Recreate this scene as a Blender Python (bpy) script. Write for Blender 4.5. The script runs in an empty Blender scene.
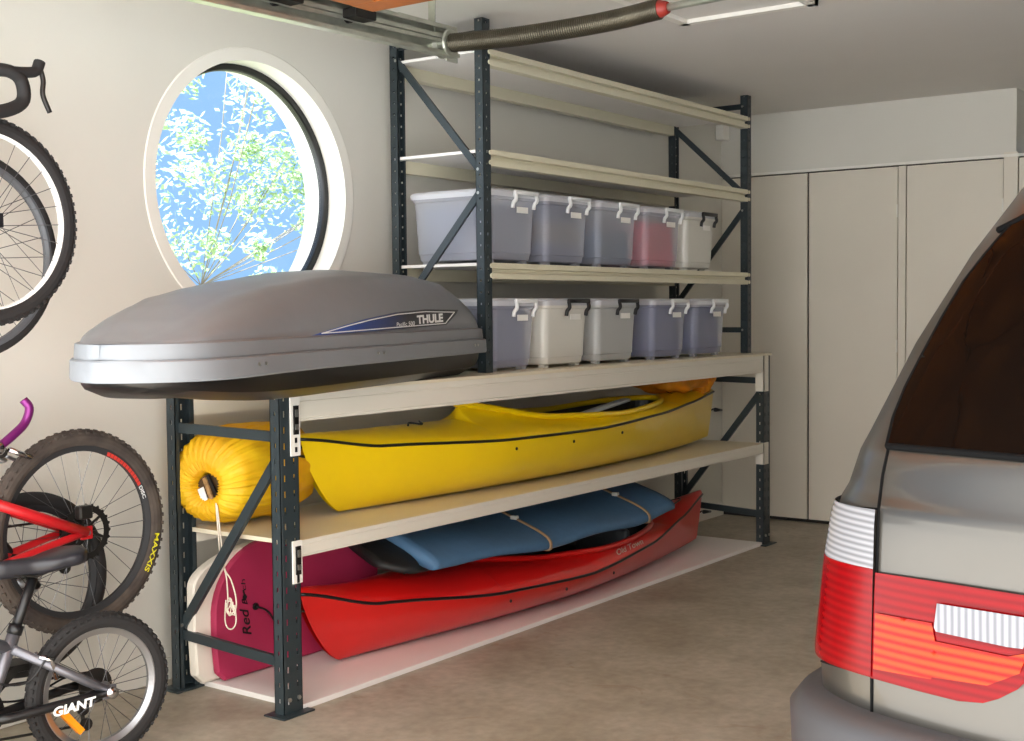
import bpy, bmesh, math, random
from mathutils import Vector, Matrix
from mathutils.bvhtree import BVHTree
random.seed(7)
PI = math.pi
scn = bpy.context.scene
col = scn.collection

# ------------------------------------------------------------------ camera
CAM = Vector((-2.7701, -2.8978, 1.2621)); YAW = .942854; PITCH = .047762; ROLL = -.009509; FPX = 1286.1172
cf = Vector((math.sin(YAW)*math.cos(PITCH), math.cos(YAW)*math.cos(PITCH), -math.sin(PITCH)))
r0 = Vector((math.cos(YAW), -math.sin(YAW), 0)); u0 = r0.cross(cf)
cr = math.cos(ROLL)*r0 + math.sin(ROLL)*u0; cu = -math.sin(ROLL)*r0 + math.cos(ROLL)*u0
cam_data = bpy.data.cameras.new('camera'); cam = bpy.data.objects.new('camera', cam_data); col.objects.link(cam)
m = Matrix((cr, cu, -cf)).transposed().to_4x4(); m.translation = CAM; cam.matrix_world = m
cam_data.sensor_width = 36; cam_data.lens = FPX/1024*36; cam_data.clip_start = .05; cam_data.clip_end = 300
scn.camera = cam

# ------------------------------------------------------------------ sky, sun, exposure
scn.view_settings.view_transform = 'Standard'; scn.view_settings.look = 'None'
scn.view_settings.exposure = 0.45; scn.view_settings.gamma = 1; scn.view_settings.use_curve_mapping = False
w = bpy.data.worlds.new('sky'); scn.world = w; w.use_nodes = True
nt = w.node_tree; nt.nodes.clear()
out = nt.nodes.new('ShaderNodeOutputWorld'); bg = nt.nodes.new('ShaderNodeBackground')
tc = nt.nodes.new('ShaderNodeTexCoord'); dp = nt.nodes.new('ShaderNodeVectorMath'); dp.operation = 'DOT_PRODUCT'
dp.inputs[1].default_value = (-.82, -.57, 0.0)
ramp = nt.nodes.new('ShaderNodeValToRGB')
ramp.color_ramp.elements[0].position = .0; ramp.color_ramp.elements[0].color = (.30, .52, .86, 1)
ramp.color_ramp.elements[1].position = .55; ramp.color_ramp.elements[1].color = (1.0, .97, .925, 1)
nt.links.new(tc.outputs['Generated'], dp.inputs[0]); nt.links.new(dp.outputs['Value'], ramp.inputs[0])
st = nt.nodes.new('ShaderNodeMapRange'); st.inputs[1].default_value = 0; st.inputs[2].default_value = .6
st.inputs[3].default_value = .95; st.inputs[4].default_value = 4.0
nt.links.new(dp.outputs['Value'], st.inputs[0])
nt.links.new(ramp.outputs[0], bg.inputs[0]); nt.links.new(st.outputs[0], bg.inputs[1]); nt.links.new(bg.outputs[0], out.inputs[0])
sd = bpy.data.lights.new('sun', 'SUN'); sd.energy = 22; sd.angle = .01; sd.color = (1, .97, .93)
sun = bpy.data.objects.new('sun', sd); col.objects.link(sun)
sun.rotation_euler = Vector((.33, -.12, -1)).to_track_quat('-Z', 'Y').to_euler()
def portal(name, loc, direction, sx, sy):
    d = bpy.data.lights.new(name, 'AREA'); d.shape = 'RECTANGLE'; d.size = sx; d.size_y = sy; d.cycles.is_portal = True
    o = bpy.data.objects.new(name, d); col.objects.link(o); o.location = loc
    o.rotation_euler = Vector(direction).to_track_quat('-Z', 'Z').to_euler()
portal('door_portal', (-1.62, -2.7, 1.15), (1, 0, 0), 6.6, 2.3)
portal('window_portal', (.53, .9, 1.71), (0, -1, 0), .95, .95)

# ------------------------------------------------------------------ helpers
def ray(px, py):
    return (cf + cr*((px-512)/FPX) - cu*((py-370.5)/FPX))
def atY(px, py, Y):
    d = ray(px, py); return CAM + d*((Y-CAM.y)/d.y)
def atX(px, py, X):
    d = ray(px, py); return CAM + d*((X-CAM.x)/d.x)
def atZ(px, py, Z):
    d = ray(px, py); return CAM + d*((Z-CAM.z)/d.z)
def lin(c):
    return tuple(((v/255)/12.92 if v/255 <= .04045 else ((v/255+.055)/1.055)**2.4) for v in c)
MATS = {}
def M(name, rgb, rough=.6, metal=0, noise=0, nscale=8, bump=0, bscale=60, coat=0, rgb2=None, spec=.5):
    if name in MATS: return MATS[name]
    m = bpy.data.materials.new(name); m.use_nodes = True; t = m.node_tree; b = t.nodes['Principled BSDF']
    c = lin(rgb); b.inputs['Base Color'].default_value = (*c, 1); b.inputs['Roughness'].default_value = rough
    b.inputs['Metallic'].default_value = metal; b.inputs['Coat Weight'].default_value = coat; b.inputs['Specular IOR Level'].default_value = spec
    tcn = t.nodes.new('ShaderNodeTexCoord')
    if noise:
        n = t.nodes.new('ShaderNodeTexNoise'); n.inputs['Scale'].default_value = nscale; n.inputs['Detail'].default_value = 6
        t.links.new(tcn.outputs['Object'], n.inputs[0])
        r = t.nodes.new('ShaderNodeValToRGB'); c2 = lin(rgb2) if rgb2 else tuple(v*(1-noise) for v in c)
        r.color_ramp.elements[0].position = .35; r.color_ramp.elements[0].color = (*c2, 1)
        r.color_ramp.elements[1].position = .65; r.color_ramp.elements[1].color = (*c, 1)
        t.links.new(n.outputs[0], r.inputs[0]); t.links.new(r.outputs[0], b.inputs['Base Color'])
    if bump:
        n = t.nodes.new('ShaderNodeTexNoise'); n.inputs['Scale'].default_value = bscale
        t.links.new(tcn.outputs['Object'], n.inputs[0])
        bp = t.nodes.new('ShaderNodeBump'); bp.inputs['Strength'].default_value = bump; bp.inputs['Distance'].default_value = .004
        t.links.new(n.outputs[0], bp.inputs['Height']); t.links.new(bp.outputs[0], b.inputs['Normal'])
    MATS[name] = m; return m

SPLIT = {'clip_pin', 'bolt', 'brake_arm', 'slot', 'rivet', 'door_hinge', 'chain', 'saddle_rail', 'end_stud', 'brake_cable', 'strap', 'hanger', 'hinge'}
def link(name, bm, mat, parent=None, smooth=False, kind=None, label=None):
    if name in SPLIT and len(bm.faces):
        bm.verts.index_update(); seen = set(); comps = []
        for v in bm.verts:
            if v in seen: continue
            st, comp = [v], []; seen.add(v)
            while st:
                q = st.pop(); comp.append(q)
                for e in q.link_edges:
                    o = e.other_vert(q)
                    if o not in seen: seen.add(o); st.append(o)
            comps.append(comp)
        if len(comps) > 1:
            last = None
            for comp in comps:
                nb = bmesh.new(); mp = {v: nb.verts.new(v.co) for v in comp}
                for f in {f for v in comp for f in v.link_faces}: nb.faces.new([mp[v] for v in f.verts]).material_index = f.material_index
                last = link(name, nb, mat, parent, smooth, kind, label)
            bm.free(); return last
    me = bpy.data.meshes.new(name); bmesh.ops.recalc_face_normals(bm, faces=bm.faces[:]); bm.to_mesh(me); bm.free()
    for mm in (mat if isinstance(mat, (list, tuple)) else [mat]): me.materials.append(mm)
    if smooth:
        for p in me.polygons: p.use_smooth = True
        if smooth == 'auto': me.set_sharp_from_angle(angle=.55)
    o = bpy.data.objects.new(name, me); col.objects.link(o)
    if parent: o.parent = parent
    if kind: o['kind'] = kind
    if label: o['label'] = label
    return o
def tag(o, label, cat, group=None):
    o['label'] = label; o['category'] = cat
    if group: o['group'] = group
    return o
def thing(name, label, cat, loc=(0, 0, 0), rz=0, group=None):
    o = bpy.data.objects.new(name, None); col.objects.link(o); o.location = loc; o.rotation_euler = (0, 0, rz)
    o.empty_display_size = .05
    return tag(o, label, cat, group)
def box(bm, x0, x1, y0, y1, z0, z1, mi=0, bev=0):
    vs = [bm.verts.new(p) for p in ((x0,y0,z0),(x1,y0,z0),(x1,y1,z0),(x0,y1,z0),(x0,y0,z1),(x1,y0,z1),(x1,y1,z1),(x0,y1,z1))]
    fs = [bm.faces.new([vs[i] for i in f]) for f in ((0,3,2,1),(4,5,6,7),(0,1,5,4),(1,2,6,5),(2,3,7,6),(3,0,4,7))]
    for f in fs: f.material_index = mi
    if bev:
        es = list({e for f in fs for e in f.edges})
        bmesh.ops.bevel(bm, geom=es, offset=bev, segments=2, affect='EDGES', profile=.5)
    return bm
def bar(bm, a, b, w, h, up=(0, 0, 1), mi=0):
    a = Vector(a); b = Vector(b); d = (b-a).normalized(); up = Vector(up)
    if abs(d.dot(up)) > .98: up = Vector((1, 0, 0))
    s = d.cross(up).normalized(); t = s.cross(d)
    vs = [bm.verts.new(p + s*w/2*i + t*h/2*j) for p in (a, b) for i, j in ((-1,-1),(1,-1),(1,1),(-1,1))]
    for f in ((0,1,2,3),(7,6,5,4),(0,4,5,1),(1,5,6,2),(2,6,7,3),(3,7,4,0)):
        bm.faces.new([vs[i] for i in f]).material_index = mi
    return bm
def tube(bm, pts, r, n=10, mi=0, closed=False, rs=None, flat=1):
    if len(pts) < 2: return bm
    pts = [Vector(p) for p in pts]; N = len(pts); rings = []; prev = None
    for i, p in enumerate(pts):
        a = pts[(i-1) % N] if (closed or i > 0) else p; b = pts[(i+1) % N] if (closed or i < N-1) else p
        d = (b-a).normalized()
        if prev is None:
            up = Vector((0, 0, 1)) if abs(d.z) < .9 else Vector((0, 1, 0)); s = d.cross(up).normalized()
        else:
            s = (prev - d*prev.dot(d)).normalized()
        prev = s; t = d.cross(s); rr = rs[i] if rs else r
        rings.append([bm.verts.new(p + (s*math.cos(2*PI*k/n) + t*math.sin(2*PI*k/n)*flat)*rr) for k in range(n)])
    for i in range(N if closed else N-1):
        A = rings[i]; B = rings[(i+1) % N]
        for k in range(n):
            bm.faces.new((A[k], A[(k+1) % n], B[(k+1) % n], B[k])).material_index = mi
    if not closed:
        bm.faces.new(rings[0]).material_index = mi; bm.faces.new(rings[-1][::-1]).material_index = mi
    return bm
def smooth_path(pts, k=6):
    pts = [Vector(p) for p in pts]; o = []
    P = [pts[0]*2-pts[1]] + pts + [pts[-1]*2-pts[-2]]
    for i in range(1, len(P)-2):
        for j in range(k):
            t = j/k; p0, p1, p2, p3 = P[i-1:i+3]
            o.append(.5*((2*p1)+(p2-p0)*t+(2*p0-5*p1+4*p2-p3)*t*t+(3*p1-p0-3*p2+p3)*t**3))
    o.append(pts[-1]); return o
def lathe(bm, prof, axis='Y', c=(0, 0, 0), n=48, mi=0, close=False):
    c = Vector(c); rings = []
    for r, h in prof:
        ring = []
        for k in range(n):
            a = 2*PI*k/n; x, y = r*math.cos(a), r*math.sin(a)
            v = {'Y': Vector((x, h, y)), 'Z': Vector((x, y, h)), 'X': Vector((h, x, y))}[axis]
            ring.append(bm.verts.new(c+v))
        rings.append(ring)
    L = len(rings)
    for i in range(L if close else L-1):
        A, B = rings[i], rings[(i+1) % L]
        for k in range(n): bm.faces.new((A[k], A[(k+1) % n], B[(k+1) % n], B[k])).material_index = mi
    return bm
def grid(bm, rows, closed_u=False, mi=0, cap=False):
    V = [[bm.verts.new(p) for p in r] for r in rows]
    n = len(V[0])
    for i in range(len(V)-1):
        for k in range(n if closed_u else n-1):
            try: bm.faces.new((V[i][k], V[i][(k+1) % n], V[i+1][(k+1) % n], V[i+1][k])).material_index = mi
            except ValueError: pass
    if cap:
        bm.faces.new(V[0]).material_index = mi; bm.faces.new(V[-1][::-1]).material_index = mi
    return V
def interp(xs, ys, x):
    if x <= xs[0]: return ys[0]
    for i in range(len(xs)-1):
        if x <= xs[i+1]:
            t = (x-xs[i])/(xs[i+1]-xs[i]); t = t*t*(3-2*t)*.5 + t*.5
            return ys[i] + (ys[i+1]-ys[i])*t
    return ys[-1]
def text_mesh(body, bold=0, shear=0):
    cu_ = bpy.data.curves.new('t', 'FONT'); cu_.body = body; cu_.offset = bold; cu_.shear = shear; cu_.size = 1
    o = bpy.data.objects.new('t', cu_); col.objects.link(o)
    dg = bpy.context.evaluated_depsgraph_get(); dg.update()
    me = bpy.data.meshes.new_from_object(o.evaluated_get(dg)); bpy.data.objects.remove(o)
    bm = bmesh.new(); bm.from_mesh(me); return bm
def norm_text(body, bold=0, shear=0):       # text bmesh scaled to the unit box
    bm = text_mesh(body, bold, shear)
    xs = [v.co.x for v in bm.verts]; ys = [v.co.y for v in bm.verts]
    for v in bm.verts: v.co.x = (v.co.x-min(xs))/(max(xs)-min(xs)); v.co.y = (v.co.y-min(ys))/(max(ys)-min(ys))
    return bm
def place_text(name, body, origin, ex, ey, mat, parent, bold=.0, shear=0):   # flat lettering spanned by ex, ey
    bm = norm_text(body, bold, shear); O = Vector(origin); ex = Vector(ex); ey = Vector(ey)
    for v in bm.verts: v.co = O + ex*v.co.x + ey*v.co.y
    return link(name, bm, mat, parent)
def bvh_of(objs):
    bm = bmesh.new()
    for o in objs:
        t = bmesh.new(); t.from_mesh(o.data); t.transform(o.matrix_local if not o.parent else o.parent.matrix_basis @ o.matrix_basis)
        me = bpy.data.meshes.new('x'); t.to_mesh(me); t.free(); bm.from_mesh(me)
    b = BVHTree.FromBMesh(bm); bm.free(); return b
def wrap(bm, bvh, off, inv):
    bad = []
    for v in bm.verts:
        d = ray(v.co.x, v.co.y).normalized(); h, n, i, di = bvh.ray_cast(CAM, d)
        if h is None: bad.append(v); continue
        if n.dot(d) > 0: n = -n
        v.co = inv @ (h + n*off)
    if bad: bmesh.ops.delete(bm, geom=bad, context='VERTS')
    return bm
def decal(name, pts, bvh, mat, parent, off=.002, step=4):      # sticker or lens laid on a curved surface
    bm = bmesh.new(); f = bm.faces.new([bm.verts.new((x, y, 0)) for x, y in pts])
    bmesh.ops.triangulate(bm, faces=[f])
    x0 = min(p[0] for p in pts); x1 = max(p[0] for p in pts); y0 = min(p[1] for p in pts); y1 = max(p[1] for p in pts)
    k = x0+step
    while k < x1: bmesh.ops.bisect_plane(bm, geom=bm.verts[:]+bm.edges[:]+bm.faces[:], plane_co=(k, 0, 0), plane_no=(1, 0, 0)); k += step
    k = y0+step
    while k < y1: bmesh.ops.bisect_plane(bm, geom=bm.verts[:]+bm.edges[:]+bm.faces[:], plane_co=(0, k, 0), plane_no=(0, 1, 0)); k += step
    inv = parent.matrix_basis.inverted() if parent else Matrix()
    wrap(bm, bvh, off, inv); return link(name, bm, mat, parent, smooth=True)
def decal_line(name, pts, bvh, mat, parent, r=.002, off=.001, n=6):
    P = []
    inv = parent.matrix_basis.inverted() if parent else Matrix()
    for i in range(len(pts)-1):
        for k in range(10):
            t = k/10; P.append((pts[i][0]+(pts[i+1][0]-pts[i][0])*t, pts[i][1]+(pts[i+1][1]-pts[i][1])*t))
    P.append(pts[-1]); Q = []
    for p in P:
        d = ray(*p).normalized(); h, nn, i, di = bvh.ray_cast(CAM, d)
        if h is not None:
            if nn.dot(d) > 0: nn = -nn
            Q.append(inv @ (h+nn*off))
    bm = bmesh.new(); tube(bm, Q, r, n); return link(name, bm, mat, parent, smooth=True)
def decal_text(name, body, o, ex, ey, bvh, mat, parent, bold=0, off=.003, shear=0):
    bm = norm_text(body, bold, shear)
    for v in bm.verts: v.co = Vector((o[0]+ex[0]*v.co.x+ey[0]*v.co.y, o[1]+ex[1]*v.co.x+ey[1]*v.co.y, 0))
    inv = parent.matrix_basis.inverted() if parent else Matrix()
    wrap(bm, bvh, off, inv); return link(name, bm, mat, parent)

# ------------------------------------------------------------------ materials
WALL = M('painted_wall', (220, 217, 207), .75, noise=.03, nscale=2, bump=.06, bscale=120)
CEIL = M('painted_ceiling', (228, 224, 218), .8, noise=.02, nscale=2)
WHITE = M('white_gloss', (238, 235, 226), .45)
CAB = M('cabinet_white', (226, 219, 204), .5, noise=.03, nscale=3)
STEEL = M('dark_slate_steel', (42, 52, 56), .42, spec=.5)
CREAM = M('cream_beam', (218, 212, 186), .4)
OFFW = M('offwhite_beam', (222, 217, 203), .4)
BOARD = M('shelf_melamine', (226, 216, 190), .45, noise=.04, nscale=4)
WBOARD = M('white_melamine', (238, 234, 230), .4, noise=.03, nscale=4)
ZINC = M('zinc_metal', (176, 176, 170), .35, .9)
DARKM = M('dark_metal', (50, 48, 46), .4, .7)
BLACKP = M('black_plastic', (16, 16, 18), .4)
BLACKR = M('black_rubber', (26, 25, 25), .75, bump=.2)
SEAM = M('shadow_seam', (38, 35, 32), .8)
def floor_mat():
    m = bpy.data.materials.new('concrete'); m.use_nodes = True; t = m.node_tree; b = t.nodes['Principled BSDF']
    tcn = t.nodes.new('ShaderNodeTexCoord')
    n1 = t.nodes.new('ShaderNodeTexNoise'); n1.inputs['Scale'].default_value = 2.2; n1.inputs['Detail'].default_value = 8; n1.inputs['Roughness'].default_value = .65
    n2 = t.nodes.new('ShaderNodeTexNoise'); n2.inputs['Scale'].default_value = 26; n2.inputs['Detail'].default_value = 5
    n3 = t.nodes.new('ShaderNodeTexNoise'); n3.inputs['Scale'].default_value = 5; n3.inputs['Detail'].default_value = 3; n3.inputs['Distortion'].default_value = 1.5
    r = t.nodes.new('ShaderNodeValToRGB'); r.color_ramp.elements[0].position = .33; r.color_ramp.elements[0].color = (*lin((150, 139, 120)), 1)
    r.color_ramp.elements[1].position = .68; r.color_ramp.elements[1].color = (*lin((188, 179, 162)), 1)
    r3 = t.nodes.new('ShaderNodeValToRGB'); r3.color_ramp.elements[0].position = .66; r3.color_ramp.elements[0].color = (0, 0, 0, 1); r3.color_ramp.elements[1].position = .76; r3.color_ramp.elements[1].color = (1, 1, 1, 1)
    r2 = t.nodes.new('ShaderNodeValToRGB'); r2.color_ramp.elements[0].position = .3; r2.color_ramp.elements[0].color = (.78, .78, .78, 1); r2.color_ramp.elements[1].position = .7; r2.color_ramp.elements[1].color = (1, 1, 1, 1)
    mx = t.nodes.new('ShaderNodeMixRGB'); mx.blend_type = 'MULTIPLY'; mx.inputs[0].default_value = 1
    ms = t.nodes.new('ShaderNodeMixRGB'); ms.inputs[2].default_value = (*lin((128, 98, 66)), 1)
    mm = t.nodes.new('ShaderNodeMath'); mm.operation = 'MULTIPLY'; mm.inputs[1].default_value = .45
    for n in (n1, n2, n3): t.links.new(tcn.outputs['Object'], n.inputs[0])
    t.links.new(n1.outputs[0], r.inputs[0]); t.links.new(n2.outputs[0], r2.inputs[0]); t.links.new(n3.outputs[0], r3.inputs[0])
    t.links.new(r.outputs[0], mx.inputs[1]); t.links.new(r2.outputs[0], mx.inputs[2]); t.links.new(mx.outputs[0], ms.inputs[1])
    t.links.new(r3.outputs[0], mm.inputs[0]); t.links.new(mm.outputs[0], ms.inputs[0]); t.links.new(ms.outputs[0], b.inputs['Base Color'])
    b.inputs['Roughness'].default_value = .5
    bp = t.nodes.new('ShaderNodeBump'); bp.inputs['Strength'].default_value = .15; bp.inputs['Distance'].default_value = .003
    t.links.new(n2.outputs[0], bp.inputs['Height']); t.links.new(bp.outputs[0], b.inputs['Normal'])
    return m

# ------------------------------------------------------------------ room
YW = .646; XW = 4.274; ZC = 2.392; XD = -1.6; YR = -6.0; WT = .22
bm = bmesh.new(); box(bm, XD, XW+.6, YR, YW+WT, -.12, 0); link('floor', bm, floor_mat(), kind='structure')
bm = bmesh.new(); box(bm, XD-.1, XW+.8, YR-.2, YW+WT+.25, ZC, ZC+.2); link('ceiling', bm, CEIL, kind='structure')
# left wall with the round window opening
WC = Vector((.53, 0, 1.71)); RI = .465; RO = .512; N = 96; S = .56
bm = bmesh.new()
def rect(x0, x1, z0, z1, y): 
    vs = [bm.verts.new(p) for p in ((x0, y, z0), (x1, y, z0), (x1, y, z1), (x0, y, z1))]; bm.faces.new(vs)
for y in (YW, YW+WT):
    x0, x1, z0, z1 = WC.x-S, WC.x+S, WC.z-S, WC.z+S
    rect(XD, x0, 0, ZC, y); rect(x1, XW+.6, 0, ZC, y); rect(x0, x1, 0, z0, y); rect(x0, x1, z1, ZC, y)
    ci, sq = [], []
    for k in range(N):
        a = 2*PI*k/N; c, s = math.cos(a), math.sin(a); q = S/max(abs(c), abs(s))
        ci.append(bm.verts.new((WC.x+RI*c, y, WC.z+RI*s))); sq.append(bm.verts.new((WC.x+q*c, y, WC.z+q*s)))
    for k in range(N): bm.faces.new((ci[k], ci[(k+1) % N], sq[(k+1) % N], sq[k]))
rect2 = lambda pts: bm.faces.new([bm.verts.new(p) for p in pts])
rect2(((XD, YW, 0), (XD, YW+WT, 0), (XD, YW+WT, ZC), (XD, YW, ZC)))
wl = link('wall_left', bm, WALL, kind='structure')
bm = bmesh.new()   # reveal lining + face ring
lathe(bm, [(RI-.001, YW-.004), (RO-.004, YW-.004), (RO, YW-.001), (RO, YW+.001), (RI+.004, YW+.0015), (RI+.004, YW+WT), (RI-.001, YW+WT)], c=(WC.x, 0, WC.z), n=N, close=True)
ring = link('trim_1', bm, WHITE, kind='structure', smooth=False)
win = bpy.data.objects.new('window_1', None); col.objects.link(win); win['kind'] = 'structure'; win.location = (WC.x, YW+.088, WC.z)
bm = bmesh.new(); lathe(bm, [(RI-.001, 0), (RI-.022, 0), (RI-.026, .006), (RI-.026, .03), (RI-.001, .03)], n=N, close=True); link('window_frame', bm, BLACKP, win)
bm = bmesh.new(); lathe(bm, [(0.0001, .012), (RI-.02, .012)], n=N)
gm = bpy.data.materials.new('window_glass'); gm.use_nodes = True; t = gm.node_tree; t.nodes.clear()
o_ = t.nodes.new('ShaderNodeOutputMaterial'); tr = t.nodes.new('ShaderNodeBsdfTransparent'); gl = t.nodes.new('ShaderNodeBsdfGlossy'); mxs = t.nodes.new('ShaderNodeMixShader')
gl.inputs['Roughness'].default_value = .02; mxs.inputs[0].default_value = .05; tr.inputs[0].default_value = (.94, .98, 1, 1)
t.links.new(tr.outputs[0], mxs.inputs[1]); t.links.new(gl.outputs[0], mxs.inputs[2]); t.links.new(mxs.outputs[0], o_.inputs[0])
link('window_pane', bm, gm, win)
# far wall: bulkhead, cabinets
bm = bmesh.new(); box(bm, XW, XW+.6, -1.06, YW, 2.035+.012, ZC); box(bm, XW+.3, XW+.6, YR, -1.06, 2.1, ZC)
link('wall_far', bm, WALL, kind='structure')
bm = bmesh.new(); box(bm, XW-.012, XW+.02, -3.4, YW, 2.035, 2.05); link('trim_2', bm, WHITE, kind='structure')
bm = bmesh.new(); box(bm, XW+.02, XW+.6, YR, YW, 0, 2.035); link('wall_far_back', bm, SEAM, kind='structure')
def cabdoor(y0, y1, name, label, handle=False):
    bm = bmesh.new(); box(bm, XW, XW+.018, y0, y1, .02, 2.028, bev=.002)
    t_ = thing(name, label, 'cupboard door', (0, 0, 0)) if False else None
    return link(name, bm, CAB, kind='structure')
cabdoor(.10, .645, 'wall_far_panel', '')
for i, (a, b) in enumerate(((-.43, .088), (-.995, -.482), (-1.66, -1.075), (-2.2, -1.67))):
    d = cabdoor(a, b, 'door_%d' % (i+1), '')
    bm = bmesh.new()
    for z in (.35, 1.0, 1.75): tube(bm, [(XW-.003, a+.0, z), (XW-.003, a+.0, z+.07)], .005, 8)
    link('door_hinge', bm, WHITE, d)
bm = bmesh.new(); box(bm, XW-.002, XW+.018, -.477, -.436, .02, 2.03); box(bm, XW-.008, XW+.018, -1.07, -1.0, 0, 2.06); link('trim_3', bm, CAB, kind='structure')
bm = bmesh.new(); box(bm, XD, XW, YR-.2, YR, 0, ZC); link('wall_right', bm, WALL, kind='structure')
bm = bmesh.new(); box(bm, XD, XW, YW-.012, YW-.0005, 0, .075, bev=.003); link('baseboard_left', bm, WALL, kind='structure')
bm = bmesh.new(); box(bm, XD-.2, XD, YR-.2, YR+.5, 0, ZC); box(bm, XD-.2, XD, YR+.5, YW+WT, 2.31, ZC+.2); link('wall_front', bm, WALL, kind='structure')
# ceiling hatch trim
bm = bmesh.new(); a, b = Vector((1.80, -.42)), Vector((1.80, -1.0))
hx0, hx1, hy0, hy1 = 1.2, 1.79, -1.0, -.44
for args in ((hx1-.035, hx1, hy0, hy1), (hx0, hx0+.035, hy0, hy1), (hx0, hx1, hy0, hy0+.035), (hx0, hx1, hy1-.035, hy1)): box(bm, *args, ZC-.022, ZC)
hat = bpy.data.objects.new('ceiling_hatch', None); col.objects.link(hat); hat['kind'] = 'structure'
link('hatch_frame', bm, WHITE, hat); bm = bmesh.new(); box(bm, hx0+.035, hx1-.035, hy0+.035, hy1-.035, ZC-.006, ZC); link('hatch_panel', bm, CEIL, hat)
# outside ground
GR = M('pale_paving', (200, 203, 206), .9, noise=.15, nscale=1.5)
bm = bmesh.new(); box(bm, -30, XD, -30, 30, -.14, -.02); link('driveway', bm, GR, kind='structure')
GS = M('lawn', (120, 126, 96), .95, noise=.3, nscale=3)
bm = bmesh.new(); box(bm, XD, 40, YW+WT, 40, -.14, -.02); link('lawn', bm, GS, kind='structure')

# ------------------------------------------------------------------ racking
def perforated(bm, P, U, V, w, z0, z1, pitch, hw, hh, th=.0025):
    """strip of width w along U from P, rising z0..z1, with a column of slots; V = thickness direction"""
    P = Vector(P); U = Vector(U); V = Vector(V)*th
    def slab(a0, a1, b0, b1):
        pts = [P+U*a0+Vector((0, 0, b0)), P+U*a1+Vector((0, 0, b0)), P+U*a1+Vector((0, 0, b1)), P+U*a0+Vector((0, 0, b1))]
        vs = [bm.verts.new(p) for p in pts]+[bm.verts.new(p+V) for p in pts]
        for f in ((0,1,2,3),(7,6,5,4),(0,4,5,1),(1,5,6,2),(2,6,7,3),(3,7,4,0)): bm.faces.new([vs[i] for i in f])
    slab(0, (w-hw)/2, z0, z1); slab((w+hw)/2, w, z0, z1)
    z = z0; k = 0
    while z < z1:
        e = min(z+pitch-hh, z1); slab((w-hw)/2, (w+hw)/2, z, e); z += pitch
def post(name, parent, x, y, w, d, z0, z1, s, pitch, slot, dot, two=False):
    """C upright; web at y facing -s*Y ... s=+1 web toward the room (front), s=-1 web toward the wall"""
    bm = bmesh.new()
    if two:
        perforated(bm, (x, y, 0), (1, 0, 0), (0, s, 0), w/2, z0, z1, pitch, *slot); perforated(bm, (x+w/2, y, 0), (1, 0, 0), (0, s, 0), w/2, z0, z1, pitch, *slot)
    else: perforated(bm, (x, y, 0), (1, 0, 0), (0, s, 0), w, z0, z1, pitch, *slot)
    perforated(bm, (x, y, 0), (0, s, 0), (1, 0, 0), d, z0, z1, pitch, *dot)
    perforated(bm, (x+w, y, 0), (0, s, 0), (-1, 0, 0), d, z0, z1, pitch, *dot)
    tube(bm, [(x+.006, y+s*.002, z0), (x+.006, y+s*.002, z1)], .003, 6)
    # inner return lips
    box(bm, x, x+w*.22, min(y+s*d, y+s*(d-.003)), max(y+s*d, y+s*(d-.003)), z0, z1); box(bm, x+w*.78, x+w, min(y+s*d, y+s*(d-.003)), max(y+s*d, y+s*(d-.003)), z0, z1)
    return link(name, bm, STEEL, parent)
def brace(parent, a, b, w=.032, t=.016):
    bm = bmesh.new(); bar(bm, a, b, t, w, up=(1, 0, 0) if False else (0, 0, 1))
    o = link('brace', bm, STEEL, parent)
    for p in (a, b):
        q = bmesh.new(); x = p[0]-t/2-.004; lathe(q, [(.0001, x-.003), (.006, x-.003), (.007, x), (.007, x+.004)], axis='X', c=(0, p[1], p[2]), n=8); link('bolt', q, ZINC, o)
    return o
bench = thing('storage_rack', 'long low slate-blue steel rack with cream shelves, standing on the floor under the roof box', 'rack')
ZT = 1.016; L = 3.551; D = .532; PW = .080; PD = .042; ZM = .5418
for x in (0, L-PW):
    for y, s in ((0, 1), (D, -1)):
        p = post('post', bench, x, y, PW, PD, 0.004, ZT-.012, s, .05, (.007, .02), (.006, .014), two=True)
        bm = bmesh.new(); box(bm, x-.03, x+PW+.025, min(y-s*.03, y+s*(PD+.02)), max(y-s*.03, y+s*(PD+.02)), 0, .006, bev=.002); link('foot_plate', bm, STEEL, p)
        bm = bmesh.new()
        for k in (.25, .75):
            yy = y - s*.002; lathe(bm, [(.0001, -s*.006), (.007, -s*.006), (.007, 0)], axis='Y', c=(x+PW*k, yy, .05), n=6)
        link('bolt', bm, ZINC, p)
for x in (.022, L-PW+.02):
    brace(bench, (x, .03, .872), (x, D-.03, .88)); brace(bench, (x, .03, .165), (x, D-.03, .188)); brace(bench, (x, .035, .80), (x, D-.04, .22))
def beam(parent, x0, x1, y, s, zt, h, mat, prof='flat', t=.04, ph=.19, clips=True):
    bm = bmesh.new()
    if prof == 'flat':
        pr = [(0, 0), (0, -h*.22), (.002, -h*.24), (.002, -h*.27), (0, -h*.29), (0, -h*.85), (.003, -h*.9), (.003, -h), (t, -h), (t, 0)]
    else:
        pr = [(0, -.0), (0, -h*.34), (.018, -h*.40), (.018, -h*.60), (.0, -h*.66), (0, -h), (t, -h), (t, 0)]
    rows = [[Vector((x, y+s*a, zt+b)) for a, b in pr] for x in (x0, x1)]
    grid(bm, rows, closed_u=True, cap=True)
    o = link('beam', bm, mat, parent)
    return o
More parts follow.
